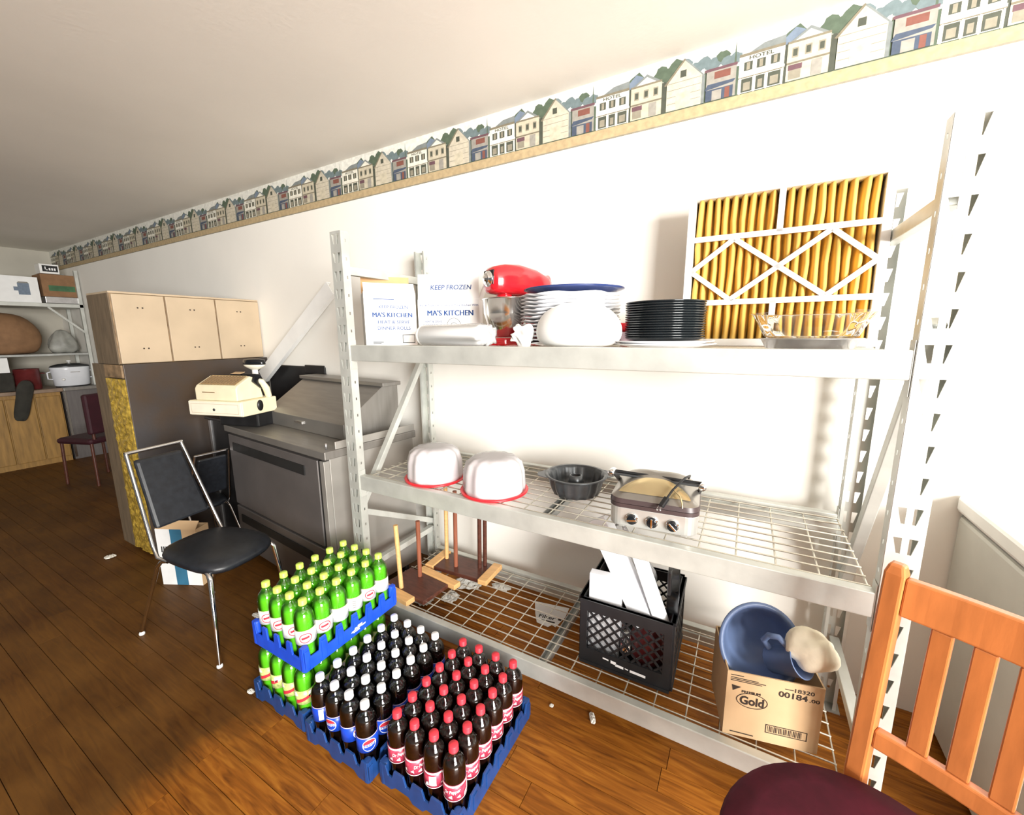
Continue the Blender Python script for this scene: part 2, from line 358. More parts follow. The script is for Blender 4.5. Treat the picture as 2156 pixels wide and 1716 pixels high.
# strip boards, running along the wall
PW = .0825
near, far = [], []
def plank_geo(mb, x0, x1, y0, y1, e=.0009):
    a, b = x0 + .0002, x1 - .0002; c, d_ = y0 + .0002, y1 - .0002
    vs = [(a, c, -.006), (b, c, -.006), (b, d_, -.006), (a, d_, -.006), (a + e, c + e, 0), (b - e, c + e, 0), (b - e, d_ - e, 0), (a + e, d_ - e, 0)]
    mb.add(vs, [(4, 5, 6, 7), (0, 1, 5, 4), (1, 2, 6, 5), (2, 3, 7, 6), (3, 0, 4, 7)])
rows = int((YW + 3.2) / PW) + 1
for r_ in range(rows):
    y1 = YW - r_ * PW; y0 = max(y1 - PW, -3.2); x = XL + random.uniform(-1.0, 0)
    while x < XR:
        L_ = random.choice([.75, .95, 1.2, 1.5, 1.8]); a, b = max(x, XL), min(x + L_, XR); x += L_
        if b - a < .03: continue
        cxm, cym = (a + b) / 2, (y0 + y1) / 2
        vis = -1.4 < cym and cxm > -4.2 and not (cym < -.75 and cxm > 1.6)
        (near if vis else far).append((abs(cxm - .6) + 2 * abs(cym + .5), a, b, y0, y1))
near.sort(); far += near[295:]; near = near[:295]
for k_, (_, a, b, y0, y1) in enumerate(near):
    mb = MB(); cx_, cy_ = (a + b) / 2, (y0 + y1) / 2; plank_geo(mb, a - cx_, b - cx_, y0 - cy_, y1 - cy_)
    mb.build('floor_board', 'floor', fl).location = (cx_, cy_, 0)
mb = MB()
for (_, a, b, y0, y1) in far: plank_geo(mb, a, b, y0, y1)
o = mb.build('floor_boards', 'floor', fl); o['kind'] = 'stuff'

# ---- wallpaper border with the little western town
ZB0, PER = 2.205, .533
tr = struct(MB().box(XL, XR, YW - .0012, YW, ZB0, ZC).build('trim_1', 'b_sky')); tr['label'] = 'wallpaper border printed with a row of old western town buildings'
def border_tile():
    names = ['b_sky', 'b_sand', 'b_tree', 'b_tree2', 'b_house', 'b_yellow', 'b_barn', 'b_roof', 'b_dark', 'b_grey', 'b_sign', 'b_awn', 'b_shade', 'b_purple', 'b_line', 'b_blue']
    ix = {n: i for i, n in enumerate(names)}; mb = MB(); H = ZC - ZB0; lay = [0]
    def F(poly, n, d=None):
        lay[0] += 1; mb.flat([(x * PER, z * H) for x, z in poly], 'y', -.00005 * lay[0], ix[n])
    def B(x0, x1, z0, z1, n): F([(x0, z0), (x1, z0), (x1, z1), (x0, z1)], n)
    rnd = random.Random(3)
    B(0, 1, 0, .19, 'b_sand'); B(0, 1, .0, .025, 'b_shade')
    # hills and trees
    F([(0, .19), (0, .70), (.06, .74), (.14, .70), (.2, .72), (.27, .86), (.33, .93), (.38, .80), (.44, .70), (.5, .66), (1, .6), (1, .19)], 'b_tree')
    F([(.26, .3), (.26, .80), (.31, .90), (.36, .84), (.40, .72), (.40, .3)], 'b_blue')
    for x_, z_, r_, n in [(.46, .72, .05, 'b_tree'), (.50, .80, .05, 'b_tree'), (.55, .74, .05, 'b_tree'), (.60, .84, .055, 'b_tree'), (.66, .80, .05, 'b_tree2'), (.72, .72, .05, 'b_tree2'), (.78, .78, .045, 'b_tree2'), (.84, .72, .05, 'b_tree2'), (.9, .80, .04, 'b_tree'), (.94, .68, .05, 'b_tree2'), (.98, .72, .04, 'b_tree2')]:
        n_ = 11; F([(x_ + r_ * (1 + .25 * rnd.uniform(-1, 1)) * math.cos(2 * PI * i / n_), z_ + r_ * 2 * (1 + .25 * rnd.uniform(-1, 1)) * math.sin(2 * PI * i / n_)) for i in range(n_)], n)
    F([(.965, .5), (.975, .96), (.985, .5)], 'b_tree')
    # hotel
    F([(0, .70), (.26, .74), (.26, .84), (.14, .82), (.02, .70)], 'b_roof')
    B(0, .26, .20, .72, 'b_house'); B(0, .26, .70, .74, 'b_line'); B(.26, .275, .2, .7, 'b_dark')
    for x_ in (.03, .105, .185): B(x_, x_ + .05, .50, .62, 'b_dark'); B(x_ + .015, x_ + .035, .51, .61, 'b_shade')
    B(-.0, .265, .42, .455, 'b_house'); B(0, .265, .405, .42, 'b_line')
    for x_, w_ in ((.02, .065), (.105, .05), (.175, .07)): B(x_, x_ + w_, .21, .395, 'b_dark'); B(x_ + .012, x_ + w_ - .012, .23, .34, 'b_shade')
    for x_ in (.006, .09, .16, .25): B(x_, x_ + .01, .19, .41, 'b_house')
    lay[0] += 1; letters(mb, 'HOTEL', .13 * PER, .665 * H, .05 * H, 'y', -.00005 * lay[0], ix['b_dark'], fit=.14 * PER, bold=.02)
    # yellow shop
    F([(.275, .70), (.39, .86), (.50, .70)], 'b_roof'); F([(.30, .70), (.39, .82), (.47, .70)], 'b_house')
    B(.275, .50, .20, .70, 'b_yellow'); B(.275, .50, .69, .72, 'b_line'); B(.50, .53, .2, .66, 'b_dark')
    for x_ in (.30, .37, .44): B(x_, x_ + .035, .50, .63, 'b_shade'); B(x_ + .006, x_ + .029, .52, .61, 'b_dark')
    B(.285, .36, .34, .41, 'b_purple'); B(.29, .355, .22, .34, 'b_shade'); B(.41, .465, .205, .41, 'b_grey'); B(.275, .50, .42, .445, 'b_line')
    # barn
    F([(.56, .68), (.655, .92), (.79, .60), (.79, .2), (.75, .2)], 'b_roof'); F([(.535, .20), (.535, .62), (.65, .90), (.77, .62), (.77, .20)], 'b_barn')
    F([(.515, .60), (.65, .93), (.655, .90), (.53, .585)], 'b_line'); B(.625, .665, .66, .76, 'b_dark')
    for z_ in (.3, .4, .5, .6): B(.54, .765, z_, z_ + .008, 'b_shade')
    B(.60, .70, .2, .44, 'b_yellow')
    # small shop
    B(.80, .985, .20, .64, 'b_grey'); B(.79, .99, .62, .66, 'b_purple'); B(.85, .95, .50, .60, 'b_sign')
    F([(.79, .36), (.97, .40), (.985, .44), (.81, .44)], 'b_awn'); B(.80, .97, .20, .36, 'b_awn'); B(.84, .9, .2, .34, 'b_grey'); B(.92, .95, .2, .35, 'b_sign')
    return mb.mesh('printed_town', names)
tile = border_tile()
x = .865 - PER * 13
while x < XR - PER:
    if x > XL: link('printed_town', tile, tr, (x, YW - .0013, ZB0))
    x += PER

# ================================================================== STEEL RACK
Z1, Z2, Z3, ZT, LR = 1.3575, .7672, .1685, 1.828, 1.83
rack = thing('storage_rack', 'grey galvanised steel storage rack with three shelves against the white wall', 'shelving', (.915, .27, 0))
PWD, PDP, PIT = .065, .037, .0745
def cell(mb, x0, x1, z0, z1, hole, y, m=0, ax='y'):
    P = (lambda a, b: (a, y, b)) if ax == 'y' else (lambda a, b: (y, a, b))
    o = [(x0, z0), (x1, z0), (x1, z1), (x0, z1)]
    mb.add([P(*q) for q in o + hole], [(i, (i + 1) % 4, 4 + (i + 1) % 4, 4 + i) for i in range(4)], m)
def post_mesh(inner):
    """inner=+1: the side flange with bolt holes is at x=PWD; -1: at x=0. Front face at y=0"""
    mb = MB(); n = int(ZT / PIT); z = ZT - n * PIT
    mb.add([(0, 0, 0), (PWD, 0, 0), (PWD, 0, z), (0, 0, z)], [(0, 1, 2, 3)])
    for i in range(n):
        a = z + i * PIT; b = a + PIT; h = PWD / 2
        zt, zb = b - .002 if False else b - .012, b - .052
        cell(mb, 0, h, a, b, [(.019, zb), (.026, zb), (.026, zt), (.010, zt)], 0)
        cell(mb, h, PWD, a, b, [(PWD - .026, zb), (PWD - .019, zb), (PWD - .010, zt), (PWD - .026, zt)], 0)
    for xs in (0, PWD):
        if (xs > 0) == (inner > 0):
            for i in range(n):
                a = z + i * PIT; b = a + PIT; c = (a + b) / 2
                cell(mb, 0, PDP, a, b, [(.016, c - .006), (.023, c - .006), (.023, c + .006), (.016, c + .006)], xs, 0, 'x')
            mb.add([(xs, 0, 0), (xs, PDP, 0), (xs, PDP, z), (xs, 0, z)], [(0, 1, 2, 3)])
        else: mb.add([(xs, 0, 0), (xs, PDP, 0), (xs, PDP, ZT), (xs, 0, ZT)], [(0, 1, 2, 3)])
        d_ = .010 if xs == 0 else -.010
        mb.add([(xs, PDP, 0), (xs + d_, PDP, 0), (xs + d_, PDP, ZT), (xs, PDP, ZT)], [(0, 1, 2, 3)])
    return mb.mesh('post', 'galv')
pl_, pr_ = post_mesh(1), post_mesh(-1)
def addpost(me, loc, rz):
    o = link('post', me, rack, Vector(loc) - rack.location, rz); d = o.modifiers.new('solid', 'SOLIDIFY'); d.thickness = .0022; d.offset = 0
    f = MB().box(-.045, .045, -.03, .03, 0, .004).build('foot_plate', 'galv_d', rack); f.location = Vector(loc) - rack.location + Vector((PWD / 2 if rz == 0 else -PWD / 2, .018 if rz == 0 else -.018, 0))
YR = .548
addpost(pl_, (-PWD, 0, 0), 0); addpost(pr_, (LR, 0, 0), 0)
addpost(pr_, (0, YR, 0), PI); addpost(pl_, (LR + PWD, YR, 0), PI)
for zt in (Z1, Z2, Z3):
    for front in (1, 0):
        mb = MB()
        pf = [(.003, zt - .068), (.046, zt - .068), (.046, zt - .024), (.034, zt - .024), (.034, zt), (.003, zt)]
        if not front: pf = [(YR - a, b) for a, b in pf]
        mb.prism(pf, 'x', .001, LR - .001)
        mb.build('beam', 'galv', rack, bevel=.003, world=True)
        for x0, x1 in ((-.045, .002), (LR - .002, LR + .045)):
            y0, y1 = (-.0045, -.0012) if front else (YR + .0012, YR + .0045)
            c_ = MB().box(x0, x1, y0, y1, zt - .12, zt + .03)
            xe = (0.0015, .0045) if x0 < 0 else (LR - .0045, LR - .0015)
            c_.box(xe[0], xe[1], min(y0, .0) if front else YR - .036, .036 if front else y1, zt - .12, zt + .03)
            if False: c_.build('beam_connector', 'galv', rack, world=True)
            c2 = MB().box(xe[0], xe[1], .002 if front else YR - .036, .036 if front else YR - .002, zt - .105, zt + .022)
            c2.build('beam_connector', 'galv', rack, bevel=.001, world=True)
# wire decks
wl = MB().tube([(-LR / 2 + .004, 0, 0), (LR / 2 - .004, 0, 0)], .0026, 6).mesh('wire', 'wire')
wx = MB().tube([(0, .036, 0), (0, YR - .036, 0)], .0026, 6).mesh('cross_wire', 'wire')
for zt in (Z1, Z2, Z3):
    mb = MB()
    for xs in (.905,):
        mb.prism([(xs - .018, zt - .024), (xs - .018, zt - .048), (xs + .018, zt - .048), (xs + .018, zt - .024), (xs + .014, zt - .024), (xs + .014, zt - .044), (xs - .014, zt - .044), (xs - .014, zt - .024)], 'y', .046, YR - .046)
    dk = mb.build('wire_deck', 'galv_d', rack, world=True)
    for i in range(10): link('wire', wl, dk, (0, .052 + i * .0493 - .27, zt - .009))
    for i in range(19): link('cross_wire', wx, dk, (.016 + i * .1003 + .002 - .915, -.27, zt - .0142))
# end frames braces
def brace(a, b, wdt=.03, t=.012):
    mb = MB(); mb.bar(a, b, t, wdt); mb.build('brace', 'galv', rack, bevel=.002, world=True)
for xs, fl_ in ((-PWD / 2, 0), (LR + PWD / 2, 1)):
    brace((xs, .03, 1.675), (xs, YR - .03, 1.675), .036, .03)
    brace((xs, .03, .285), (xs, YR - .03, .285), .030, .03)
    if fl_ == 0:
        brace((xs, .03, .60), (xs, YR - .03, 1.30), .028, .03); brace((xs, .03, .58), (xs, YR - .03, .33), .028, .03)
    else:
        brace((xs, .03, 1.42), (xs, YR - .03, .48), .036, .03)

# ================================================================== BOTTLES AND TRAYS
BP = [(0, .006), (.018, .002), (.030, 0), (.0335, .006), (.0342, .03), (.0325, .055), (.0338, .072), (.0338, .138), (.0345, .150), (.0342, .164), (.0325, .177), (.0285, .189), (.0215, .199), (.0155, .207), (.0135, .213), (.0128, .220), (.0128, .226)]
LIQ = [(0, .008), (.028, .003), (.0322, .008), (.0328, .03), (.0312, .055), (.0325, .072), (.0325, .138), (.0332, .150), (.0329, .164), (.0312, .177), (.0285, .185), (0, .185)]
def ribs(n, k): return lambda q, r, z: (r * (1 + k * math.cos(n * q)) if r > .012 else r, z)
me_body = {k: MB().lathe(BP, 20).mesh('bottle_body', m) for k, m in (('blue', 'bottleclear'), ('red', 'bottleclear'), ('green', 'bottlegreen'), ('lime', 'bottlegreen'))}
me_liq = {k: MB().lathe(LIQ, 18).mesh('soda', m) for k, m in (('blue', 'cola'), ('red', 'cherrycola'), ('green', 'greensoda'), ('lime', 'greensoda'))}
CAP = [(.0135, .2165), (.0146, .2165), (.0146, .220), (.0142, .2205), (.0142, .234), (.0128, .236), (0, .236)]
me_cap = {k: MB().lathe(CAP, 36, fn=ribs(18, .022)).mesh('cap', m) for k, m in (('blue', 'capwhite'), ('red', 'capred'), ('green', 'capgreen'), ('lime', 'capgreen'))}
def label_mesh(k, m, z0=.078, z1=.133):
    return MB().lathe([(.0337, z0), (.0346, z0), (.0346, z1), (.0337, z1), (.0337, z0)], 24).mesh('label', m)
me_lab = dict(blue=label_mesh('blue', 'labelblue'), red=label_mesh('red', 'labelred'), green=label_mesh('green', 'labelsilver'), lime=label_mesh('lime', 'labellime'))
def printed(k):
    r = .0347; mb = MB(); d = lambda i: -.00025 * i
    def bandstrip(z0, z1, m, a0=-PI, a1=PI, n=32):
        mb.add([(r * (a0 + (a1 - a0) * i / n), 0, z) for z in (z0, z1) for i in range(n + 1)], [(i, i + 1, n + 2 + i, n + 1 + i) for i in range(n)], m)
    if k == 'blue':      # white-rimmed roundel, red over blue, name across; pale top edge; white code patch
        bandstrip(.1305, .1335, 1)
        mb.flat(oval(0, .104, .0225, .0215), 'y', .0002, 0); mb.flat(oval(0, .1055, .020, .0175, 16, .12, PI - .12), 'y', .0005, 2)
        mb.flat(oval(0, .1025, .020, .0175, 16, PI + .12, 2 * PI - .12), 'y', .0005, 3)
        mb.flat([(-.0195, .0985), (.0195, .1005), (.0195, .1105), (-.0195, .1085)], 'y', .0007, 0)
        letters(mb, 'PEPSI', 0, .1045, .0085, 'y', .0009, 3, fit=.034, bold=.03)
        mb.flat([(.058, .085), (.074, .085), (.074, .127), (.058, .127)], 'y', .0003, 0)
        for i in range(4): mb.flat([(.061, .09 + i * .008), (.071, .09 + i * .008), (.071, .094 + i * .008), (.061, .094 + i * .008)], 'y', .0005, 1)
        mats = ['inkwhite', 'labelpink', 'inkred', 'labelblue']
    elif k == 'red':
        bandstrip(.126, .132, 0); bandstrip(.079, .081, 0)
        rn = random.Random(5)
        for i in range(9):
            a = -PI + 2 * PI * i / 9; mb.flat([(r * a, .083 + rn.uniform(0, .01)), (r * (a + .35), .088), (r * (a + .30), .100), (r * (a + .05), .094)], 'y', .0002, 1 if i % 2 else 0)
        letters(mb, 'Dr Pepper', 0, .110, .011, 'y', .0005, 0, fit=.050, bold=.03, shear=.3, rot=.12)
        mb.flat([(.050, .088), (.072, .088), (.072, .120), (.050, .120)], 'y', .0003, 0)
        mats = ['inkwhite', 'labelpink']
    elif k == 'green':
        bandstrip(.1315, .1335, 2)
        mb.flat(oval(0, .104, .021, .018), 'y', .0003, 0); ringflat(mb, 0, .104, .021, .018, .003, 'y', .0005, 1)
        mb.flat([(-.013, .099), (.013, .103), (.012, .111), (-.014, .107)], 'y', .0006, 1)
        mb.flat([(.046, .086), (.066, .086), (.066, .126), (.046, .126)], 'y', .0003, 0)
        for i in range(4): mb.flat([(.049, .09 + i * .009), (.063, .09 + i * .009), (.063, .094 + i * .009), (.049, .094 + i * .009)], 'y', .0005, 3)
        mats = ['inkwhite', 'inkred', 'labellime', 'rubber']
    else:
        for s_ in (-1, 0, 1): mb.flat([(s_ * .07 - .03, .084), (s_ * .07 + .028, .104), (s_ * .07 + .028, .116), (s_ * .07 - .03, .097)], 'y', .0003, 1)
        for s_ in (-.5, .5): mb.flat([(s_ * .07 - .02, .105), (s_ * .07 + .015, .115), (s_ * .07 + .008, .13), (s_ * .07 - .02, .126)], 'y', .0003, 0)
        mats = ['inkwhite', 'inkred']
    return wrap(mb, r).mesh('label_print', mats)
me_pr = {k: printed(k) for k in ('blue', 'red', 'green', 'lime')}
PX, PY = .0737, .0697
TW, TL = 4 * PX + .012, 6 * PY + .012
def tray_mesh(deep):
    mb = MB(); H0, H1 = (.048, .092) if deep == 0 else (.046, .076)
    mb.box(-TW / 2 + .003, TW / 2 - .003, -TL / 2 + .003, TL / 2 - .003, .004, .010)
    def side(n, pitch, L_):
        p = [(-L_ / 2, .012 if deep == 0 else 0)]
        # bottom edge
        if deep: p += [(-L_ / 2 + .045, 0), (-L_ / 2 + .065, .016), (-.035, .016), (-.02, 0), (.02, 0), (.035, .016), (L_ / 2 - .065, .016), (L_ / 2 - .045, 0), (L_ / 2, 0)] if n == 4 else [(L_ / 2, 0)]
        else: p += [(L_ / 2, .012)] if False else [(L_ / 2, 0)]
        if not deep: p[0] = (-L_ / 2, 0)
        tw = .018 if deep == 0 else .029
        top = []
        for k in range(n + 1):
            c = (k - n / 2) * pitch
            a, b = max(c - tw, -L_ / 2), min(c + tw, L_ / 2)
            i, j = max(c - tw * .66, -L_ / 2), min(c + tw * .66, L_ / 2)
            top += [(a, H0), (i, H1), (j, H1), (b, H0)] if a > -L_ / 2 + .001 and b < L_ / 2 - .001 else ([(a, H1), (j, H1), (b, H0)] if k == 0 else [(a, H0), (i, H1), (b, H1)])
        return p + top[::-1]
    for s_ in (-1, 1):
        mb.prism(side(6, PY, TL), 'x', s_ * TW / 2 - .0035, s_ * TW / 2 + .0035)
        mb.prism(side(4, PX, TW), 'y', s_ * TL / 2 - .0035, s_ * TL / 2 + .0035)
    for sx in (-1, 1):
        for sy in (-1, 1):
            mb.lathe([(0, 0), (.014, 0), (.016, .003), (.014, H1 - .004), (.010, H1), (0, H1)], 12, T=Matrix.Translation((sx * (TW / 2 - .010), sy * (TL / 2 - .010), 0)))
    # ribs on the outside, dividers inside
    for k in range(7):
        y = (k - 3) * PY
        for sx in (-1, 1): mb.box(sx * TW / 2 - .006 if sx > 0 else -TW / 2 - .007, sx * TW / 2 + .007 if sx > 0 else -TW / 2 + .006, max(y - .010, -TL / 2), min(y + .010, TL / 2), .012, H1 - .012)
    return mb
def tray(label, loc, m, deep, rz=0):
    t = thing('bottle_tray', label, 'tray', loc, rz, 'blue plastic bottle trays')
    b = tray_mesh(deep).build('shell', m, t, bevel=.0015)
    if deep == 0:      # white printed mark on the long side facing the rack
        mb = MB(); xs = TW / 2 + .0037 + .0035
        for i, (a, z, ww, hh, sh) in enumerate([(-.055, .026, .012, .006, .004), (-.04, .030, .010, .012, .003), (-.028, .032, .012, .016, .006), (-.014, .033, .009, .013, .005), (-.003, .028, .016, .006, .002), (-.045, .020, .030, .003, .001)]):
            mb.flat([(a, z - hh / 2), (a + ww, z - hh / 2), (a + ww + sh, z + hh / 2), (a + sh, z + hh / 2)], 'x', xs, 0)
        mb.v = [(v[0], v[1] + .03, v[2]) for v in mb.v]
        mb.build('printed_mark', 'inkwhite', b)
    return t
def fill(kind, tloc, z0, desc, group, only=None, seed=1):
    rn = random.Random(seed)
    for c in range(4):
        for r_ in range(6):
            if only and not only(c, r_): continue
            lab = desc + ', ' + ['leftmost', 'second from left', 'third from left', 'rightmost'][c] + ' in ' + ['nearest row', 'second row', 'third row', 'fourth row', 'fifth row', 'farthest row'][r_]
            t = thing('soda_bottle', lab, 'bottle', (tloc[0] + (c - 1.5) * PX + rn.uniform(-.001, .001), tloc[1] + (r_ - 2.5) * PY + rn.uniform(-.001, .001), z0), 0, group)
            link('body', me_body[kind], t); link('soda', me_liq[kind], t); link('cap', me_cap[kind], t)
            l = link('label', me_lab[kind], t); p = link('label_print', me_pr[kind], l)
            a = R(50) + rn.choice([0, 0, rn.uniform(-1.2, 1.2), rn.uniform(-3, 3)])
            if kind == 'blue' and (c, r_) in ((3, 0), (3, 1), (3, 2), (3, 5), (1, 0)): a = R(60 if c == 3 else 10)
            if kind == 'blue' and (c, r_) in ((0, 0),): a = R(-65)
            if kind == 'red' and (c, r_) == (3, 0): a = R(25)
            if kind == 'red' and (c, r_) == (2, 0): a = R(-75)
            l.rotation_euler = (0, 0, a)
TG2, TG1, TB, TRD = (.100, -.278, .2365), (.078, -.288, 0), (.415, -.300, 0), (.751, -.275, 0)
tray('navy bottle tray on the floor holding red-capped bottles', TRD, 'navytray', 1)
fill('red', TRD, .0105, 'red-capped dark cola bottle', 'red-capped bottles in their floor tray', seed=2)
tray('navy bottle tray on the floor holding white-capped bottles', TB, 'navytray', 1)
fill('blue', TB, .0105, 'white-capped cola bottle with blue label', 'white-capped bottles in their floor tray', seed=3)
tray('navy bottle tray on the floor underneath the stacked bright blue tray', TG1, 'navytray', 1)
fill('lime', TG1, .0105, 'green soda bottle in lower stacked tray', 'green bottles in the lower tray', only=lambda c, r_: c in (0, 3) or r_ in (0, 5), seed=4)
TG2 = (TG2[0], TG2[1], .0105 + .236 - .004 + .0005)
tray('bright blue bottle tray stacked on top of green bottles', TG2, 'bluetray', 0)
fill('green', TG2, TG2[2] + .0105, 'lime-capped green soda bottle in upper tray', 'green bottles in the upper tray', seed=5)

# ================================================================== TOP SHELF
S1 = Z1 - .0045      # top of the wires
def carton(name, label, cat, loc, rz, wd, dp, ht, m, flaps=(), group=None, mi=None, t=.004, back=0.0):
    """open carton, front face on local y=0, x 0..wd, y 0..dp"""
    o = thing(name, label, cat, loc, rz, group)
    mb = MB(); mb.box(0, wd, 0, t, 0, ht); mb.box(0, wd, dp - t, dp, 0, ht); mb.box(0, t, t, dp - t, 0, ht); mb.box(wd - t, wd, t, dp - t, 0, ht); mb.box(t, wd - t, t, dp - t, 0, t)
    body = mb.build('body', m, o)
    for side, ln, ang, mm in flaps:      # ang: 0 = upright, 90 = folded out flat
        a = R(ang); mb = MB()
        if side == 'f': T = Matrix.Translation((0, 0, ht)) @ Matrix.Rotation(a, 4, 'X'); mb.box(.002, wd - .002, 0, t, 0, ln, T=T)
        if side == 'b': T = Matrix.Translation((0, dp - t, ht)) @ Matrix.Rotation(-a, 4, 'X'); mb.box(.002, wd - .002, 0, t, 0, ln, T=T)
        if side == 'l': T = Matrix.Translation((0, 0, ht)) @ Matrix.Rotation(-a, 4, 'Y'); mb.box(0, t, .002, dp - .002, 0, ln, T=T)
        if side == 'r': T = Matrix.Translation((wd - t, 0, ht)) @ Matrix.Rotation(a, 4, 'Y'); mb.box(0, t, .002, dp - .002, 0, ln, T=T)
        mb.build('flap', mm, o)
    return o, body
# white roll cartons
b1, bb = carton('carton', 'white printed dinner-roll carton beside the left rack post, flap slightly open', 'box', (.025, .075, S1), R(52), .225, .17, .235, 'paperwhite', [('f', .05, -35, 'paperwhite'), ('b', .085, -8, 'cardin')])
mb = MB(); q = -.0006
letters(mb, 'KEEP FROZEN', .125, .170, .014, t=q, m=0, fit=.125)
letters(mb, "MA'S KITCHEN", .12, .136, .020, t=q, m=0, fit=.172, bold=.035)
letters(mb, 'HEAT & SERVE', .125, .104, .014, t=q, m=0, fit=.14, bold=.02); letters(mb, 'DINNER ROLLS', .125, .077, .014, t=q, m=0, fit=.145, bold=.02)
mb.flat([(.04, .202), (.13, .202), (.13, .205), (.04, .205)], 'y', q, 0)
for a, b in (((.16, .010), (.215, .0125)), ((.16, .0455), (.215, .048)), ((.16, .010), (.1625, .048)), ((.2125, .010), (.215, .048))): mb.flat([(a[0], a[1]), (b[0], a[1]), (b[0], b[1]), (a[0], b[1])], 'y', q, 1)
mb.flat([(.03, .014), (.075, .014), (.075, .017), (.03, .017)], 'y', q, 1); mb.flat([(.03, .007), (.065, .007), (.065, .010), (.03, .010)], 'y', q, 1)
mb.build('printed_lettering', ['inkblue', 'inkblack'], bb)
b2, bb = carton('carton', 'white printed roll carton with raised flap, just left of the red mixer', 'box', (.162, .268, S1), R(27), .285, .13, .205, 'paperwhite', [('f', .115, -8, 'paperwhite'), ('r', .06, 20, 'paperwhite')])
mb = MB()
letters(mb, "Put A Taste Of Country In Your Kitchen With", .145, .178, .008, t=q, m=0, fit=.27, bold=.015)
letters(mb, "MA'S KITCHEN", .150, .145, .024, t=q, m=0, fit=.212, bold=.035)
letters(mb, 'HEAT & SERVE', .07, .106, .009, t=q, m=0, fit=.08); letters(mb, 'DINNER ROLLS', .065, .090, .009, t=q, m=0, fit=.085)
ringflat(mb, .165, .09, .032, .032, .002, 'y', q, 1); ringflat(mb, .165, .09, .014, .011, .002, 'y', q, 1)
mb.build('printed_lettering', ['inkblue', 'inkblack'], bb)
fo = [c for c in b2.children if c.name.startswith('flap')][0]
mb = MB(); letters(mb, 'KEEP FROZEN', .155, .055, .021, t=-.0006, m=0, fit=.19, bold=.02, shear=.15)
T = Matrix.Translation((0, 0, .205)) @ Matrix.Rotation(R(-8), 4, 'X'); mb.v = [tuple(T @ Vector(v)) for v in mb.v]
mb.build('printed_lettering', 'inkblue', fo)
# wrapped roll of foam plates lying on its side
t = thing('plate_pack', 'long white pack of foam plates in clear wrap lying before the cartons', 'pack', (.475, .105, S1 + .043), R(-8))
prof = [(0, -.175), (.038, -.172)] + [(.0425 if i % 2 else .0405, -.168 + i * .0095) for i in range(35)] + [(.036, .167), (0, .168)]
MB().lathe(prof, 28, T=Matrix.Rotation(PI / 2, 4, 'Y')).build('plates', 'foam', t)
rn = random.Random(4)
bagf = lambda q, r, z: (r * (1 + .16 * math.sin(5 * q + z * 80) + .08 * math.sin(9 * q)), z)
MB().lathe([(.0435, -.15), (.0438, .165), (.040, .175), (.034, .19), (.037, .205), (.026, .21), (.012, .215), (0, .21)], 40, T=Matrix.Rotation(PI / 2, 4, 'Y'), fn=lambda q, r, z: bagf(q, r, z) if z > .17 else (r, z)).build('wrap', 'bag', t)

# stand mixer: +x is the head's front
t = thing('stand_mixer', 'red stand mixer with steel bowl behind the white packs', 'mixer', (.640, .325, S1), R(-114)); t.scale = (.86, 1, 1)
mb = MB()
# head: rounded loft along x
sec = [(-.19, .05, .062, .235), (-.17, .058, .05, .24), (-.10, .062, .058, .255), (0, .064, .064, .262), (.08, .060, .060, .262), (.13, .052, .052, .258), (.145, .040, .042, .255), (.150, .02, .022, .254)]
vs = []; n = 20
for (x_, hy, hz, zc) in sec:
    for j in range(n):
        a = 2 * PI * j / n; cx_, sz_ = math.cos(a), math.sin(a)
        sgn = lambda v: math.copysign(abs(v) ** .55, v)
        vs.append((x_, hy * sgn(cx_), zc + hz * (sgn(sz_) if sz_ < 0 else math.copysign(abs(sz_) ** .75, sz_))))
fs = [(i * n + j, i * n + (j + 1) % n, (i + 1) * n + (j + 1) % n, (i + 1) * n + j) for i in range(len(sec) - 1) for j in range(n)] + [tuple(range(n)), tuple(range((len(sec) - 1) * n, len(sec) * n))]
mb.add(vs, fs, 0, None, True); head = mb.build('head', 'mixred', t)
MB().lathe([(0, 0), (.030, 0), (.032, .003), (.030, .012), (.022, .014), (.022, .022), (.019, .024), (.012, .024), (.010, .03), (0, .03)], 24, T=TR((.142, 0, .262), 0, PI / 2, 0)).build('attachment_hub', 'chrome', head)
mb = MB(); mb.prism([(-.034, .236), (.034, .236), (.037, .27), (.034, .296), (-.034, .296), (-.037, .27)], 'x', .138, .148); mb.build('hub_plate', 'blackgloss', head, bevel=.004)
MB().lathe([(0, .165), (.030, .165), (.036, .175), (.036, .215), (0, .215)], 24, T=Matrix.Translation((.06, 0, 0))).build('planetary', 'mixred', head)
mb = MB().prism([(-.19, .0), (-.10, .0), (-.105, .10), (-.10, .19), (-.085, .215), (-.19, .215), (-.185, .1)], 'y', -.045, .045); mb.build('column', 'mixred', t, bevel=.012)
mb = MB()
out = [(-.20, -.075), (-.20, .075), (-.05, .08), (.06, .10), (.13, .085), (.155, .0), (.13, -.085), (.06, -.10), (-.05, -.08)]
mb.prism(out, 'z', 0, .032); mb.build('base', 'mixred', t, bevel=.008)
bp = [(0, .036), (.045, .034), (.050, .042), (.055, .05), (.082, .085), (.098, .13), (.103, .185), (.106, .187), (.104, .19), (.100, .186), (.095, .13), (.079, .087), (.05, .056), (0, .052)]
bowl = MB().lathe(bp, 36, T=Matrix.Translation((.055, 0, 0))).build('bowl', 'stainless', t)
MB().tube([(.02, .098, .165), (.02, .135, .165), (.02, .145, .145), (.02, .135, .105), (.02, .088, .10)], .006, 8, T=Rz(R(25))).build('bowl_handle', 'stainless', bowl)
MB().tube([(.06, 0, .17), (.06, .0, .145)], .012, 10).build('beater_shaft', 'chrome', t)

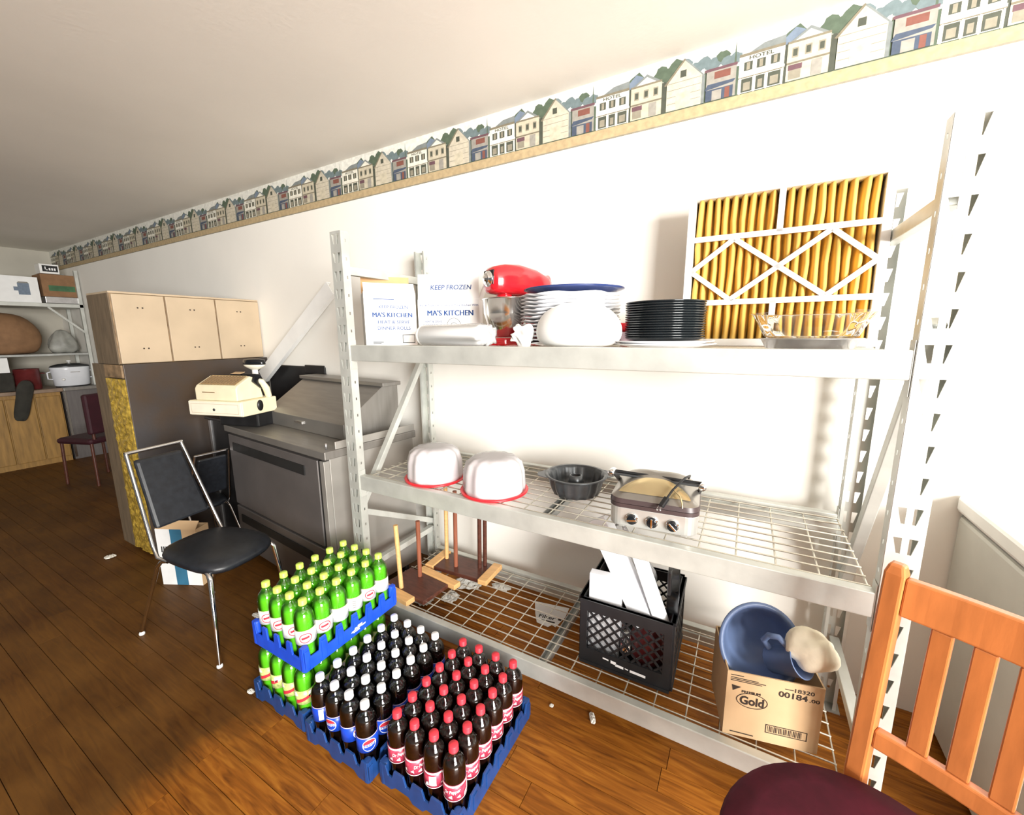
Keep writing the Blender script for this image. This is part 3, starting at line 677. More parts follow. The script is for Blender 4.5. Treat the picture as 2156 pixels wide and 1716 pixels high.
# scalloped white platters with a dark blue one on top
PCX, PCY = .905, .285
pm = [(0, .004), (.09, .003), (.105, .0), (.11, .001), (.12, .005), (.182, .013), (.184, .0155), (.180, .0165), (.12, .010), (.10, .007), (0, .007)]
sc_ = lambda q, r, z: (r * (1 + (.028 * math.cos(16 * q) if r > .15 else 0)), z + (.0022 * math.cos(8 * q + 1) if r > .15 else 0))
plm = MB().lathe(pm, 64, fn=sc_).mesh('platter', 'porcelain')
N_PL = 14
for i in range(N_PL):
    o = link('platter', plm, None, (PCX + random.uniform(-.002, .002), PCY + random.uniform(-.002, .002), S1 + i * .0132), random.uniform(0, .2))
    tag(o, 'white scalloped platter, ' + ordn(i) + ' from the bottom of the tall stack', 'plate', 'white scalloped platters in a stack')
o = MB().lathe([(0, .004), (.10, .003), (.12, .0), (.135, .004), (.175, .016), (.187, .021), (.186, .024), (.176, .021), (.13, .010), (0, .008)], 56).build('platter', 'plateblue'); o.location = (PCX + .012, PCY, S1 + N_PL * .0132 + .001)
tag(o, 'dark blue platter lying on top of the white platter stack', 'plate')

# bundle in a white bag
t = thing('bagged_bundle', 'round white bag-wrapped bundle in front of the platter stack', 'bag', (.995, .125, S1), R(-6))
def lump(prof, n, sx, sy, T, amp, k, seed, mname, name, par):
    rn = random.Random(seed); ph = [rn.uniform(0, 6) for _ in range(4)]
    fn = lambda q, r, z: (r * (1 + amp * math.sin(k * q + ph[0] + z * 30) + amp * .6 * math.sin((k + 3) * q + ph[1] - z * 55)), z + amp * .05 * math.sin((k + 1) * q + ph[2]))
    return MB().lathe(prof, n, T=T, fn=fn, sx=sx, sy=sy).build(name, mname, par, sub=1)
lump([(0, .001), (.10, .001), (.145, .012), (.158, .045), (.150, .085), (.120, .122), (.07, .145), (0, .152)], 40, 1.0, .62, None, .012, 3, 2, 'foam', 'bundle', t)
lump([(.0, -.0), (.03, .002), (.042, .02), (.03, .036), (.018, .05), (.030, .066), (.02, .07), (0, .06)], 30, 1.2, .9, TR((-.165, -.03, .028), 0, R(-70), R(15)), .18, 5, 8, 'bagwhite', 'bag_tail', t)
# small red scoop and pink cup behind
o = MB().lathe([(0, 0), (.026, 0), (.030, .045), (.034, .05), (.030, .05), (.026, .006), (0, .006)], 24).build('plastic_cup', 'labelpink'); o.location = (1.150, .20, S1)
tag(o, 'small pink cup half hidden beside the black plates', 'cup')
mb = MB().lathe([(0, .0), (.02, .0), (.028, .012), (.030, .03), (.026, .03), (.022, .012), (0, .006)], 20); mb.bar((.02, 0, .028), (.07, .01, .034), .012, .005)
o = mb.build('measuring_scoop', 'red', None, bevel=.001); o.location = (1.147, .20, S1 + .0495); o.rotation_euler = (0, 0, R(200)); tag(o, 'small red scoop on the pink cup beside black plates', 'scoop')

# black plates
wp = [(0, .003), (.09, .002), (.10, 0), (.106, .002), (.155, .011), (.157, .014), (.15, .014), (.10, .006), (0, .006)]
ME = MB().lathe(wp, 48).mesh('plate', 'porcelain'); ME2 = MB().lathe(wp, 48).mesh('plate', ['porcelain'])
PBX, PBY = 1.262, .205
for i in range(2):
    o = link('plate', ME, None, (PBX + .004 - i * .006, PBY - .012, S1 + i * .0085)); tag(o, ['white dinner plate at the very bottom under the black plates', 'white dinner plate directly under the stack of black plates'][i], 'plate')
kp = [(0, .004), (.075, .003), (.085, 0), (.092, .001), (.10, .005), (.122, .011), (.1245, .0145), (.121, .0155), (.098, .009), (.08, .007), (0, .007)]
kpm = MB().lathe(kp, 48).mesh('plate', 'plateblack')
NB = 16
for i in range(NB):
    o = link('plate', kpm, None, (PBX + random.uniform(-.0015, .0015), PBY + .01 + random.uniform(-.0015, .0015), S1 + .0175 + i * .0074)); tag(o, 'round black plate, ' + ordn(i) + ' from the bottom of its stack', 'plate', 'black plates in a stack')

# round pan and glass dish
GX, GY = 1.648, .155
o = MB().lathe([(0, .001), (.095, .001), (.100, .003), (.112, .026), (.118, .0275), (.118, .029), (.110, .029), (.097, .005), (0, .004)], 48).build('cake_pan', 'alum'); o.location = (GX, GY, S1); tag(o, 'shallow round metal pan under the glass dish', 'pan')
o = MB().lathe([(0, .004), (.095, .004), (.105, .008), (.118, .035), (.136, .068), (.142, .071)], 72, fn=lambda q, r, z: (r * (1 + (.014 * math.cos(18 * q) if r > .11 else 0)), z)).build('glass_dish', 'glass'); o.location = (GX, GY, S1 + .026); tag(o, 'clear fluted glass pie dish standing on the metal pan', 'dish')

# pleated air filter
t = thing('air_filter', 'large pleated amber air filter in white card frame standing against the wall', 'filter', (1.285, .415, S1), 0)
t.rotation_euler = (R(-3), 0, 0)
FW, FH, FD = .560, .525, .070
fr = MB()
fr.box(0, FW, 0, FD, 0, .024); fr.box(0, FW, 0, FD, FH - .024, FH); fr.box(0, .024, 0, FD, .024, FH - .024); fr.box(FW - .024, FW, 0, FD, .024, FH - .024)
fr.build('frame', 'paperwhite', t, bevel=.002)
za, zb = FH * .285, FH * .70
def strut(a, b, wd=.018):
    mb = MB(); mb.bar((a[0], .004, a[1]), (b[0], .004, b[1]), .004, wd, up=(0, 1, 0)) if False else None
    d = Vector((b[0] - a[0], 0, b[1] - a[1])); L_ = d.length; d.normalize(); p = Vector((-d.z, 0, d.x)) * wd / 2
    A, B_ = Vector((a[0], 0, a[1])), Vector((b[0], 0, b[1])); y0, y1 = .001, .005
    q4 = [A + p, A - p, B_ - p, B_ + p]
    mb.prism([(v.x, v.z) for v in q4], 'y', y0, y1); mb.build('strut', 'paperwhite', t)
strut((.02, za), (FW - .02, za)); strut((.02, zb), (FW - .02, zb)); strut((FW / 2, .02), (FW / 2, za)); strut((FW / 2, zb), (FW / 2, FH - .02))
zm = (za + zb) / 2; xa, xb = FW * .27, FW * .75
for a, b in (((.022, zm), (xa, zb - .008)), ((xa, zb - .008), (xb, za + .008)), ((xb, za + .008), (FW - .022, zm)), ((.022, zm), (xa, za + .008)), ((xa, za + .008), (xb, zb - .008)), ((xb, zb - .008), (FW - .022, zm))): strut(a, b, .016)
mb = MB(); np_ = 19; rn = random.Random(9); vs = []; sect = [(0, .062), (.14, .036), (.3, .016), (.5, .009), (.7, .016), (.86, .036)]; nz_ = 7; cols = 0
for k in range(np_):
    wob = [rn.uniform(-.0035, .0035) for _ in range(nz_)]; dp_ = rn.uniform(.9, 1.1)
    for (u_, y_) in sect:
        cols += 1
        for iz in range(nz_): vs.append((.024 + (FW - .048) * (k + u_) / np_ + (wob[iz] if u_ > 0 else 0), y_ * (dp_ if u_ else 1), .02 + (FH - .04) * iz / (nz_ - 1)))
for iz in range(nz_): vs.append((FW - .024, .062, .02 + (FH - .04) * iz / (nz_ - 1)))
fs = [(k * nz_ + i, k * nz_ + i + 1, (k + 1) * nz_ + i + 1, (k + 1) * nz_ + i) for k in range(cols) for i in range(nz_ - 1)]
mb.add(vs, fs, 0, None, True); mb.build('pleated_paper', 'amber', t, solid=.001)

# ================================================================== MIDDLE SHELF
S2 = Z2 - .0045
for lab, cx_, cy_, rr in (('clear cake dome with red base, the one by the left rack post', .325, .150, .134), ('clear cake dome with red base, the one nearer the bundt pan', .640, .145, .138)):
    t = thing('cake_carrier', lab, 'cake carrier', (cx_, cy_, S2), 0, 'two domed cake carriers')
    MB().lathe([(0, .001), (rr * .88, .001), (rr, .006), (rr + .002, .012), (rr - .004, .0145), (rr * .9, .012), (0, .010)], 48).build('base', 'red', t)
    flute = lambda q, r, z: (r * (1 + (.03 * math.cos(12 * q) if r > .05 and z > .02 else 0)), z)
    MB().lathe([(rr * .915, .013), (rr * .91, .03), (rr * .88, .09), (rr * .80, .128), (rr * .62, .146), (rr * .32, .150), (0, .146)], 84, fn=flute).build('dome', 'carrier', t, solid=.0012)
    MB().lathe([(0, .016), (rr * .74, .016), (rr * .72, .07), (rr * .40, .075), (rr * .3, .06), (0, .06)], 40, fn=flute).build('cake_insert', 'carrierin', t)
# bundt pan
t = thing('bundt_pan', 'dark fluted ring cake pan between the cake domes and the griddle', 'pan', (.945, .275, S2))
fl2 = lambda q, r, z: (r * (1 + (.035 * math.cos(16 * q) if .07 < r < .112 else 0)), z)
MB().lathe([(.022, .075), (.026, .06), (.034, .02), (.05, .004), (.07, .001), (.088, .008), (.100, .035), (.108, .070), (.112, .080), (.124, .082), (.125, .085), (.113, .085), (.105, .075), (.097, .036), (.085, .011), (.07, .004), (.052, .007), (.037, .022), (.029, .06), (.025, .078), (.020, .080), (.019, .074), (.022, .0735)], 64, fn=fl2).build('shell', 'darkpan', t)
for s_ in (-1, 1):
    mb = MB(); mb.prism([(s_ * .117, -.05), (s_ * .150, -.022), (s_ * .155, 0), (s_ * .150, .022), (s_ * .117, .05)], 'z', .0815, .0845); mb.v = [tuple(Rz(R(28)) @ Vector(v)) for v in mb.v]
    mb.build('handle', 'darkpan', t, bevel=.001)
# contact griddle
t = thing('griddle', 'silver and gold countertop griddle with three knobs on the middle shelf', 'griddle', (1.145, .058, S2), R(5))
GW, GDp = .272, .215
def rrect(w_, d_, r, n=6, x0=0, y0=0):
    p = []
    for cx_, cy_, a0 in ((w_ - r, d_ - r, 0), (r, d_ - r, 90), (r, r, 180), (w_ - r, r, 270)):
        for i in range(n + 1): a = R(a0 + 90 * i / n); p.append((x0 + cx_ + r * math.cos(a), y0 + cy_ + r * math.sin(a)))
    return p
def taper(mb, p0, p1, z0, z1, m=0, cap=True):
    n = len(p0); vs = [(x_, y_, z0) for x_, y_ in p0] + [(x_, y_, z1) for x_, y_ in p1]
    mb.add(vs, [(i, (i + 1) % n, n + (i + 1) % n, n + i) for i in range(n)], m, None, True)
    if cap: mb.add(vs[:n], [tuple(range(n))], m); mb.add(vs[n:], [tuple(range(n))], m)
mb = MB(); mb.prism(rrect(GW, GDp, .038), 'z', .010, .074)
for fx in (.03, GW - .05):
    mb.box(fx, fx + .02, .012, .03, 0, .012); mb.box(fx, fx + .02, GDp - .03, GDp - .012, 0, .012)
base = mb.build('base', 'silver', t, bevel=.003)
mb = MB(); taper(mb, rrect(GW + .004, GDp + .004, .04, x0=-.002, y0=-.002), rrect(GW + .004, GDp + .004, .04, x0=-.002, y0=-.002), .074, .087); mb.build('lower_plate', 'griddle_brown', t, bevel=.003)
mb = MB(); taper(mb, rrect(GW + .006, GDp + .006, .04, x0=-.003, y0=-.003), rrect(GW, GDp, .04), .089, .104); lid = mb.build('upper_plate', 'griddle_brown', t, bevel=.003)
# domed lid
vs, fs = [], []; n = 30; rings = 8; o0 = rrect(GW, GDp, .04, 6); n = len(o0); cxg, cyg = GW / 2, GDp * .55
for k in range(rings):
    f = k / (rings - 1); s_ = 1 - f * .985
    for (x_, y_) in o0: vs.append((cxg + (x_ - cxg) * s_, cyg + (y_ - cyg) * s_, .104 + .030 * (1 - s_ ** 2.2) + .055 * f ** .4 * max(0, (cyg + (y_ - cyg) * s_) / GDp) ))
for k in range(rings - 1):
    for i in range(n): fs.append((k * n + i, k * n + (i + 1) % n, (k + 1) * n + (i + 1) % n, (k + 1) * n + i))
fs.append(tuple((rings - 1) * n + i for i in range(n)))
mb = MB(); mb.add(vs, fs, 0, None, True); mb.build('lid', 'griddle_lid', t)
# bright half-moon plate set into the lid front
mb = MB(); vs = []; fs = []; na, nr = 20, 6
def lidz(x_, y_):
    ex = max(abs(x_ - cxg) / (GW / 2), abs(y_ - cyg) / (cyg if y_ < cyg else GDp - cyg)); return .1055 + .030 * (1 - ex ** 2.2) + .055 * max(0, 1 - ex) ** .4 * max(0, y_ / GDp)
for j in range(nr + 1):
    for i in range(na + 1):
        a = PI * i / na; rr = j / nr; x_ = cxg - .110 * math.cos(a) * rr; y_ = .022 + .070 * math.sin(a) * rr; vs.append((x_, y_, lidz(x_, y_) + .0005))
for j in range(nr):
    for i in range(na): a = j * (na + 1) + i; fs.append((a, a + 1, a + na + 2, a + na + 1))
mb.add(vs, fs, 0, None, True); mb.build('lid_panel', 'griddle_gold', t)
for i, (kx, ang) in enumerate(((.075, 80), (.137, 0), (.199, -45))):
    T = TR((kx, .0005, .040), PI / 2, 0, 0)
    k = MB().lathe([(0, 0), (.0195, 0), (.0195, .004), (.016, .005), (.0, .005)], 24, T=T).build('knob_ring', 'chrome', t)
    kb = MB().lathe([(0, .004), (.0155, .004), (.0155, .015), (.013, .017), (0, .017)], 24, T=T).build('knob', 'blackgloss', t)
    mb = MB(); mb.box(-.003, .003, -.020, -.016, -.015, .015, T=Matrix.Translation((kx, .0005, .040)) @ Matrix.Rotation(R(ang), 4, 'Y')); mb.build('knob_pointer', 'chrome', kb, bevel=.0008)
# long handle bars over the lid
mb = MB(); mb.tube([(-.012, .128, .152), (.275, .095, .156)], .006, 10); mb.build('handle_bar', 'black', t)
mb = MB(); mb.tube([(-.012, .112, .148), (.275, .079, .152)], .0042, 10); mb.build('handle_rod', 'darkpan', t)
for x_, y_ in ((-.016, .120), (.279, .087)):
    MB().lathe([(0, -.02), (.011, -.02), (.012, -.016), (.012, .016), (.011, .02), (0, .02)], 16, T=TR((x_, y_, .151), PI / 2, 0, R(-7))).build('handle_end', 'chrome', t)
    mb = MB(); mb.bar((x_, y_ + .012, .151), (x_ + (.016 if x_ < 0 else -.012), y_ + .07, .10), .008, .014); mb.build('handle_arm', 'darkpan', t)
mb = MB(); mb.tube([(.235, .15, .150), (.238, .12, .170), (.225, .085, .172), (.208, .06, .158), (.190, .03, .142), (.178, .005, .126), (.168, -.012, .112)], .0036, 8)
cord = mb.build('power_cord', 'black', t)
mb = MB(); mb.bar((.178, .004, .127), (.163, -.020, .104), .016, .013); mb.build('plug', 'black', cord, bevel=.003)
mb = MB(); mb.bar((.166, -.017, .104), (.161, -.026, .094), .0015, .006); mb.bar((.157, -.021, .105), (.152, -.030, .095), .0015, .006); mb.build('plug_prongs', 'chrome', cord)
mb = MB(); mb.tube([(.195, .035, .144), (.215, .012, .134), (.222, -.004, .118), (.224, -.007, .104)], .0026, 8); mb.build('cord_tie', 'griddle_gold', cord)

# ================================================================== BOTTOM SHELF
S3 = Z3 - .0045
def stool(label, loc, rz, wd, dp, light):
    """small stool lying upside down: board, two cleats, four legs up. local x 0..wd, y 0..dp"""
    t = thing('wooden_stool', label, 'stool', loc, rz, 'upturned wooden stools on the bottom shelf')
    MB().box(.0, wd, 0, dp, 0, .020).build('board', 'wooddark', t, bevel=.003)
    return t
t = stool('upturned dark stool at the back corner with two light cleats', (.137, .325, S3), R(3), .275, .150, 0)
for x0 in (-.052, .275): MB().box(x0 + .001, x0 + .051, -.008, .165, .0, .026).build('cleat', 'woodlight', t, bevel=.003)
for (lx, ly), m in (((.015, .10), 'woodlight'), ((.105, .055), 'woodmid'), ((.225, .10), 'wooddark'), ((.24, .13), 'wooddark')):
    MB().tube([(lx, ly, .019), (lx + .004, ly + .005, .44)], .011, 12).build('leg', m, t)
t = stool('upturned dark stool in front, nearer the green bottles', (.020, .098, S3), R(-6), .27, .165, 1)
MB().box(-.02, .215, -.052, -.001, 0, .026).build('cleat', 'woodlight', t, bevel=.003)
MB().box(.05, .31, .166, .210, 0, .026).build('cleat', 'woodlight', t, bevel=.003)
for (lx, ly, hx, h), m in (((.10, .015, -.02, .32), 'woodlight'), ((.10, .135, 0, .30), 'woodmid'), ((.02, .02, -.01, .0), None)):
    if m: MB().tube([(lx, ly, .019), (lx + hx, ly + .003, .019 + h)], .011, 12).build('leg', m, t)
def cr_(p, r, n=4):
    """crate wall lattice helper"""
    return p
# milk crate
t = thing('milk_crate', 'black plastic lattice crate full of kitchen bits on the bottom shelf', 'crate', (1.035, .115, S3), R(1))
CW, CDp, CH = .325, .325, .265
def crate_wall(w_, T, name):
    mb = MB(); th = .006
    mb.box(0, w_, -th, th, CH - .045, CH, T=T); mb.box(0, w_, -th, th, 0, .065, T=T); mb.box(0, .026, -th, th, .065, CH - .045, T=T); mb.box(w_ - .026, w_, -th, th, .065, CH - .045, T=T)
    mb.box(0, w_, -th - .004, th + .004, CH - .012, CH, T=T); mb.box(0, w_, -th - .003, th + .003, .0, .012, T=T)
    wi, z0, z1 = w_ - .052, .065, CH - .045; h = z1 - z0; st = .040
    for sgn in (1, -1):
        k = -h
        while k < wi:
            a0, a1 = max(k, 0), min(k + h, wi)
            if a1 - a0 > .012:
                p = (lambda u: z0 + (u - k)) if sgn > 0 else (lambda u: z1 - (u - k))
                wd2 = .0045
                q = [(.026 + a0, p(a0) - wd2), (.026 + a1, p(a1) - wd2), (.026 + a1, p(a1) + wd2), (.026 + a0, p(a0) + wd2)]
                mb.prism(q, 'y', -.003, .003, T=T)
            k += st
    return mb.build(name, 'crate', t)
crate_wall(CW, Matrix.Identity(4), 'front_lattice'); crate_wall(CW, Matrix.Translation((0, CDp, 0)), 'back_lattice')
crate_wall(CDp - .014, Rz(PI / 2, (0, .007, 0)), 'side_lattice'); crate_wall(CDp - .014, Rz(PI / 2, (CW, .007, 0)), 'side_lattice')
MB().box(.006, CW - .006, .006, CDp - .006, .0, .006).build('bottom', 'crate', t)
mb = MB()      # worn white stamping on the lower front band (illegible)
for a, w_, z_, h_ in ((.09, .022, .047, .006), (.12, .020, .043, .012), (.137, .03, .036, .010), (.172, .012, .036, .004), (.19, .055, .033, .010)): mb.flat([(a, z_ - h_ / 2), (a + w_, z_ - h_ / 2 - .002), (a + w_, z_ + h_ / 2 - .002), (a, z_ + h_ / 2)], 'y', -.0069, 0)
mb.build('worn_stamp', 'inkwhite', t)
def free(name, mb, m, label, cat, T=None, bevel=0, sub=0, group=None, solid=0):
    o = mb.build(name, m, None, bevel=bevel, sub=sub, solid=solid)
    if T is not None: o.matrix_world = T
    return tag(o, label, cat, group)
CX, CY = 1.035, .115
# long foil cartons leaning out of the crate
def leaning(a, b, wx, wz, m, name, label, cat, up=(0, 1, .2)):
    A, B_ = Vector(a), Vector(b); d = (B_ - A).normalized(); r = d.cross(Vector(up)).normalized(); u = r.cross(d)
    T = Matrix(((r.x, d.x, u.x, A.x), (r.y, d.y, u.y, A.y), (r.z, d.z, u.z, A.z), (0, 0, 0, 1)))
    return free(name, MB().box(-wx / 2, wx / 2, 0, (B_ - A).length, -wz / 2, wz / 2), m, label, cat, T, bevel=.002)
leaning((1.270, .165, .365), (1.055, .235, .70), .078, .05, 'foilbox', 'foil_carton', 'white foil carton leaning out of the crate, left of two', 'carton')
leaning((1.330, .150, .375), (1.190, .215, .67), .034, .05, 'foilbox', 'foil_carton', 'narrow white foil carton leaning in the crate, right of two', 'carton')
o = lump([(0, -.06), (.05, -.055), (.085, -.02), (.09, .03), (.06, .09), (.045, .15), (.06, .2), (.03, .215), (0, .2)], 36, 1, .55, None, .10, 4, 12, 'bag', 'plastic_bag', None); o.location = (1.19, .30, .46); o.rotation_euler = (0, R(-28), 0); tag(o, 'clear crumpled plastic bag rising behind the foil cartons in the crate', 'bag')
t2 = thing('frying_pan', 'black pan standing on edge at the right of the crate', 'pan', (1.312, .290, .435), 0)
T = TR((0, 0, 0), 0, R(90), R(8))
MB().lathe([(0, 0), (.10, 0), (.125, .035), (.129, .036), (.129, .039), (.122, .038), (.098, .004), (0, .004)], 40, T=T).build('shell', 'blackgloss', t2)
mb = MB(); mb.bar((.02, -.10, .06), (.02, -.115, .155), .012, .024); mb.build('handle', 'black', t2, bevel=.003)
free('white_carton', MB().box(0, .12, 0, .035, 0, .345), 'foilbox', 'plain white flat carton upright in the left of the crate', 'carton', TR((1.055, .145, S3 + .008), 0, 0, R(5)), bevel=.002)
o = lump([(0, 0), (.045, .002), (.065, .03), (.068, .09), (.05, .15), (.02, .175), (0, .17)], 30, 1, .8, None, .08, 3, 3, 'redpot', 'red_bag', None); o.location = (1.265, .210, S3 + .008); tag(o, 'dark red bag seen through the lattice of the crate', 'bag')
o = MB().lathe([(0, 0), (.035, 0), (.042, .09), (.046, .13), (.043, .13), (.039, .09), (.032, .004), (0, .004)], 28).build('steel_cup', 'stainless'); o.location = (1.13, .230, S3 + .008); tag(o, 'steel cup seen through the left lattice of the crate', 'cup')
o = MB().lathe([(0, 0), (.03, 0), (.031, .10), (.018, .115), (.018, .13), (0, .13)], 24).build('steel_shaker', 'stainless'); o.location = (1.195, .168, S3 + .008); tag(o, 'steel shaker seen through the middle lattice of the crate', 'shaker')

# carton with the blue basin
t, bb = carton('carton', 'tan cardboard carton at the right end of the bottom shelf holding a blue basin', 'box', (1.530, .048, S3), R(13), .255, .205, .222, 'card2', [])
mb = MB(); q = -.0007
letters(mb, '18320', .205, .198, .012, t=q, fit=.05, bold=.03); letters(mb, '00184', .177, .178, .018, t=q, fit=.075, bold=.04); letters(mb, '.00', .232, .175, .011, t=q, fit=.026, bold=.03)
mb.flat([(.155, .196), (.177, .196), (.177, .1985), (.155, .1985)], 'y', q); mb.flat([(.01, .210), (.045, .210), (.045, .2125), (.01, .2125)], 'y', q)
for z_, l_ in ((.202, .075), (.197, .095), (.192, .085)): mb.flat([(.01, z_), (.01 + l_, z_ - .002), (.01 + l_, z_ + .0005), (.01, z_ + .0025)], 'y', q)
mb.flat([(.014, .178), (.040, .174), (.018, .158)], 'y', q)
ringflat(mb, .072, .132, .043, .026, .0025, 'y', q, 0); letters(mb, 'Gold', .072, .131, .027, t=q, fit=.066, bold=.05); letters(mb, 'PREMIUM', .068, .160, .0085, t=q, fit=.05, bold=.04)
for a, b in (((.115, .035), (.225, .0375)), ((.115, .062), (.225, .0645)), ((.115, .035), (.1175, .0645)), ((.2225, .035), (.225, .0645))): mb.flat([(a[0], a[1]), (b[0], a[1]), (b[0], b[1]), (a[0], b[1])], 'y', q)
for i in range(22): mb.flat([(.121 + i * .0042, .040), (.121 + i * .0042 + (.0025 if i % 3 else .0012), .040), (.121 + i * .0042 + (.0025 if i % 3 else .0012), .060), (.121 + i * .0042, .060)], 'y', q)
mb.flat([(.02, .012), (.085, .010), (.085, .0135), (.02, .0155)], 'y', q)
mb.build('printed_lettering', 'inkdark', bb)
bas = [(0, -.105), (.045, -.105), (.072, -.095), (.095, -.05), (.108, -.01), (.119, -.003), (.120, .004), (.109, .006), (.103, -.005), (.089, -.048), (.067, -.087), (0, -.097)]
o = MB().lathe(bas, 44, sx=1.0, sy=1.08).build('wash_basin', 'bluebowl'); o.matrix_world = TR((1.612, .145, .432), R(70), 0, R(18)); tag(o, 'grey-blue plastic basin standing on edge in the tan carton', 'basin')
t = thing('plastic_mug', 'grey-blue mug lying tilted in the tan carton in front of the basin', 'mug', (1.680, .140, .415), 0); t.rotation_euler = (R(8), R(55), R(-20))
MB().lathe([(0, -.05), (.034, -.05), (.038, -.045), (.047, .05), (.050, .052), (.047, .054), (.034, -.042), (0, -.044)], 30).build('cup', 'bluebowl', t)
MB().tube([(-.046, -.012, .038), (-.075, -.02, .034), (-.082, -.022, .006), (-.068, -.018, -.022), (-.040, -.010, -.026)], .009, 10).build('handle', 'bluebowl', t)
o = lump([(0, -.055), (.04, -.05), (.058, -.02), (.062, .02), (.045, .05), (0, .062)], 30, 1.15, .8, None, .10, 4, 21, 'spongecream', 'sponge', None); o.matrix_world = TR((1.735, .130, .478), 0, R(40), 0); tag(o, 'creamy white foam sponge stuffed in the blue mug', 'sponge')

# paper scraps under the rack and on the floor
def scrap(name, loc, sx, sy, h, seed, label, cat='scrap', rz=0, m='scrap'):
    rn = random.Random(seed); n = 9; vs = []; fs = []
    for i in range(n):
        for j in range(n):
            u, v = i / (n - 1) * 2 - 1, j / (n - 1) * 2 - 1; e = (1 + rn.uniform(-.07, .07)) * (1 - .22 * abs(u * v))
            vs.append((u * sx * e, v * sy * e, h * (1 - .7 * max(abs(u), abs(v))) * rn.uniform(.25, 1)))
    for i in range(n - 1):
        for j in range(n - 1): a = i * n + j; fs.append((a, a + 1, a + n + 1, a + n))
    mb = MB(); mb.add(vs, fs, 0, None, False); o = mb.build(name, m, None, solid=.0012, off=1); o.location = (loc[0], loc[1], loc[2] + .0015); o.rotation_euler = (0, 0, rz); return tag(o, label, cat)
scrap('paper_scrap', (.105, .27, 0), .055, .045, .05, 1, 'crumpled white paper on the floor beneath the front stool')
scrap('paper_scrap', (.215, .36, 0), .045, .05, .04, 2, 'crumpled greyish paper on the floor, second under the rack')
scrap('paper_scrap', (.225, .50, 0), .085, .05, .05, 3, 'larger crumpled white paper on the floor near the back stool', rz=.4)
scrap('paper_scrap', (.405, .575, 0), .06, .03, .03, 4, 'small pale bluish paper on the floor by the wall')
t = thing('filter_wrapper', 'torn white wrapper with black lettering lying under the bottom shelf', 'wrapper', (.735, .50, .001), R(10))
mb = MB(); mb.prism([(-.10, .075), (.085, .075), (.08, .0), (.05, -.085), (.03, -.075), (.015, -.095), (-.045, -.08), (-.07, -.02)], 'z', 0, .0012); sh = mb.build('sheet', 'paperwhite', t)
mb = MB(); letters(mb, 'Filter', -.005, -.028, .024, 'z', .0016, 0, fit=.085, bold=.03, rot=0); mb.flat([(.05, -.035), (.066, -.035), (.066, -.02), (.05, -.02)], 'z', .0016); mb.flat([(-.03, -.062), (.04, -.062), (.04, -.052), (-.03, -.052)], 'z', .0016); mb.build('printed_lettering', 'inkblack', sh)
scrap('paper_scrap', (1.113, .045, 0), .010, .026, .010, 6, 'thin white paper sliver on the floor at the rack front', rz=.5)
scrap('paper_scrap', (.96, .020, 0), .008, .008, .006, 7, 'tiny white crumb on the floor right of the red-capped bottles')
scrap('paper_scrap', (-.115, -.503, 0), .018, .010, .010, 8, 'small white scrap on the floor left of the stacked trays')
scrap('paper_scrap', (-.563, -.228, 0), .03, .014, .006, 9, 'pale scrap on the floor between chair and stacked trays')
scrap('paper_scrap', (-1.98, -.36, 0), .03, .03, .02, 10, 'small crumpled scrap at the foot of the gold strip')

# ================================================================== LEFT: PREP CABINET, REGISTER, DIVIDER, CHAIRS
PA = R(-5.9)
t = thing('prep_cabinet', 'dark brushed-steel kitchen prep cabinet with sloped hood left of the rack', 'cabinet', (-.172, -.042, 0), PA)
mb = MB(); mb.box(-1.095, -.022, .035, .55, .06, .82); body = mb.build('body', 'steel_side', t, bevel=.003)
for x0 in (-1.07, -.08):
    for y0 in (.08, .48): MB().lathe([(0, 0), (.018, 0), (.018, .06), (0, .06)], 12, T=Matrix.Translation((x0 + .02, y0, 0))).build('foot', 'black', t)
MB().box(-1.118, 0, 0, .555, .823, .862).build('worktop', 'steel_top', t, bevel=.004)
for z0, z1 in ((.36, .808), (.07, .345)):
    d_ = MB().box(-1.085, -.085, .006, .034, z0, z1).build('drawer', 'steel_brown', t, bevel=.004)
    MB().box(-1.02, -.20, .0, .0055, z1 - .095, z1 - .045).build('handle_slot', 'slot', d_)
MB().box(-.078, -.062, .010, .034, .07, .81).build('gasket', 'slot', t)
MB().box(-.058, -.022, .004, .034, .07, .812).build('corner_stile', 'steel_side', t, bevel=.002)
hood = MB().prism([(.185, .863), (.185, .943), (.44, 1.118), (.545, 1.118), (.545, .863)], 'x', -.955, -.125).build('hood', 'steel_top', t, bevel=.003)
MB().box(-.975, -.100, .425, .55, 1.1185, 1.140).build('hood_top', 'steel_top', hood, bevel=.003)
mb = MB(); mb.prism([(-.60, .176), (-.52, .176), (-.52, .1845), (-.60, .1845)], 'z', .905, .918); mb.build('latch', 'chrome', hood)
for x0 in (-1.03, -.05): MB().lathe([(0, .862), (.006, .862), (.006, .89), (0, .892)], 10, T=Matrix.Translation((x0, .04, 0))).build('pin', 'alum', t)
mb = MB(); mb.box(-.195, -.004, .02, .55, .863, .89); 
MB().box(-.012, -.004, .06, .55, .863, .90).build('side_rail', 'steel_side', t, bevel=.002)

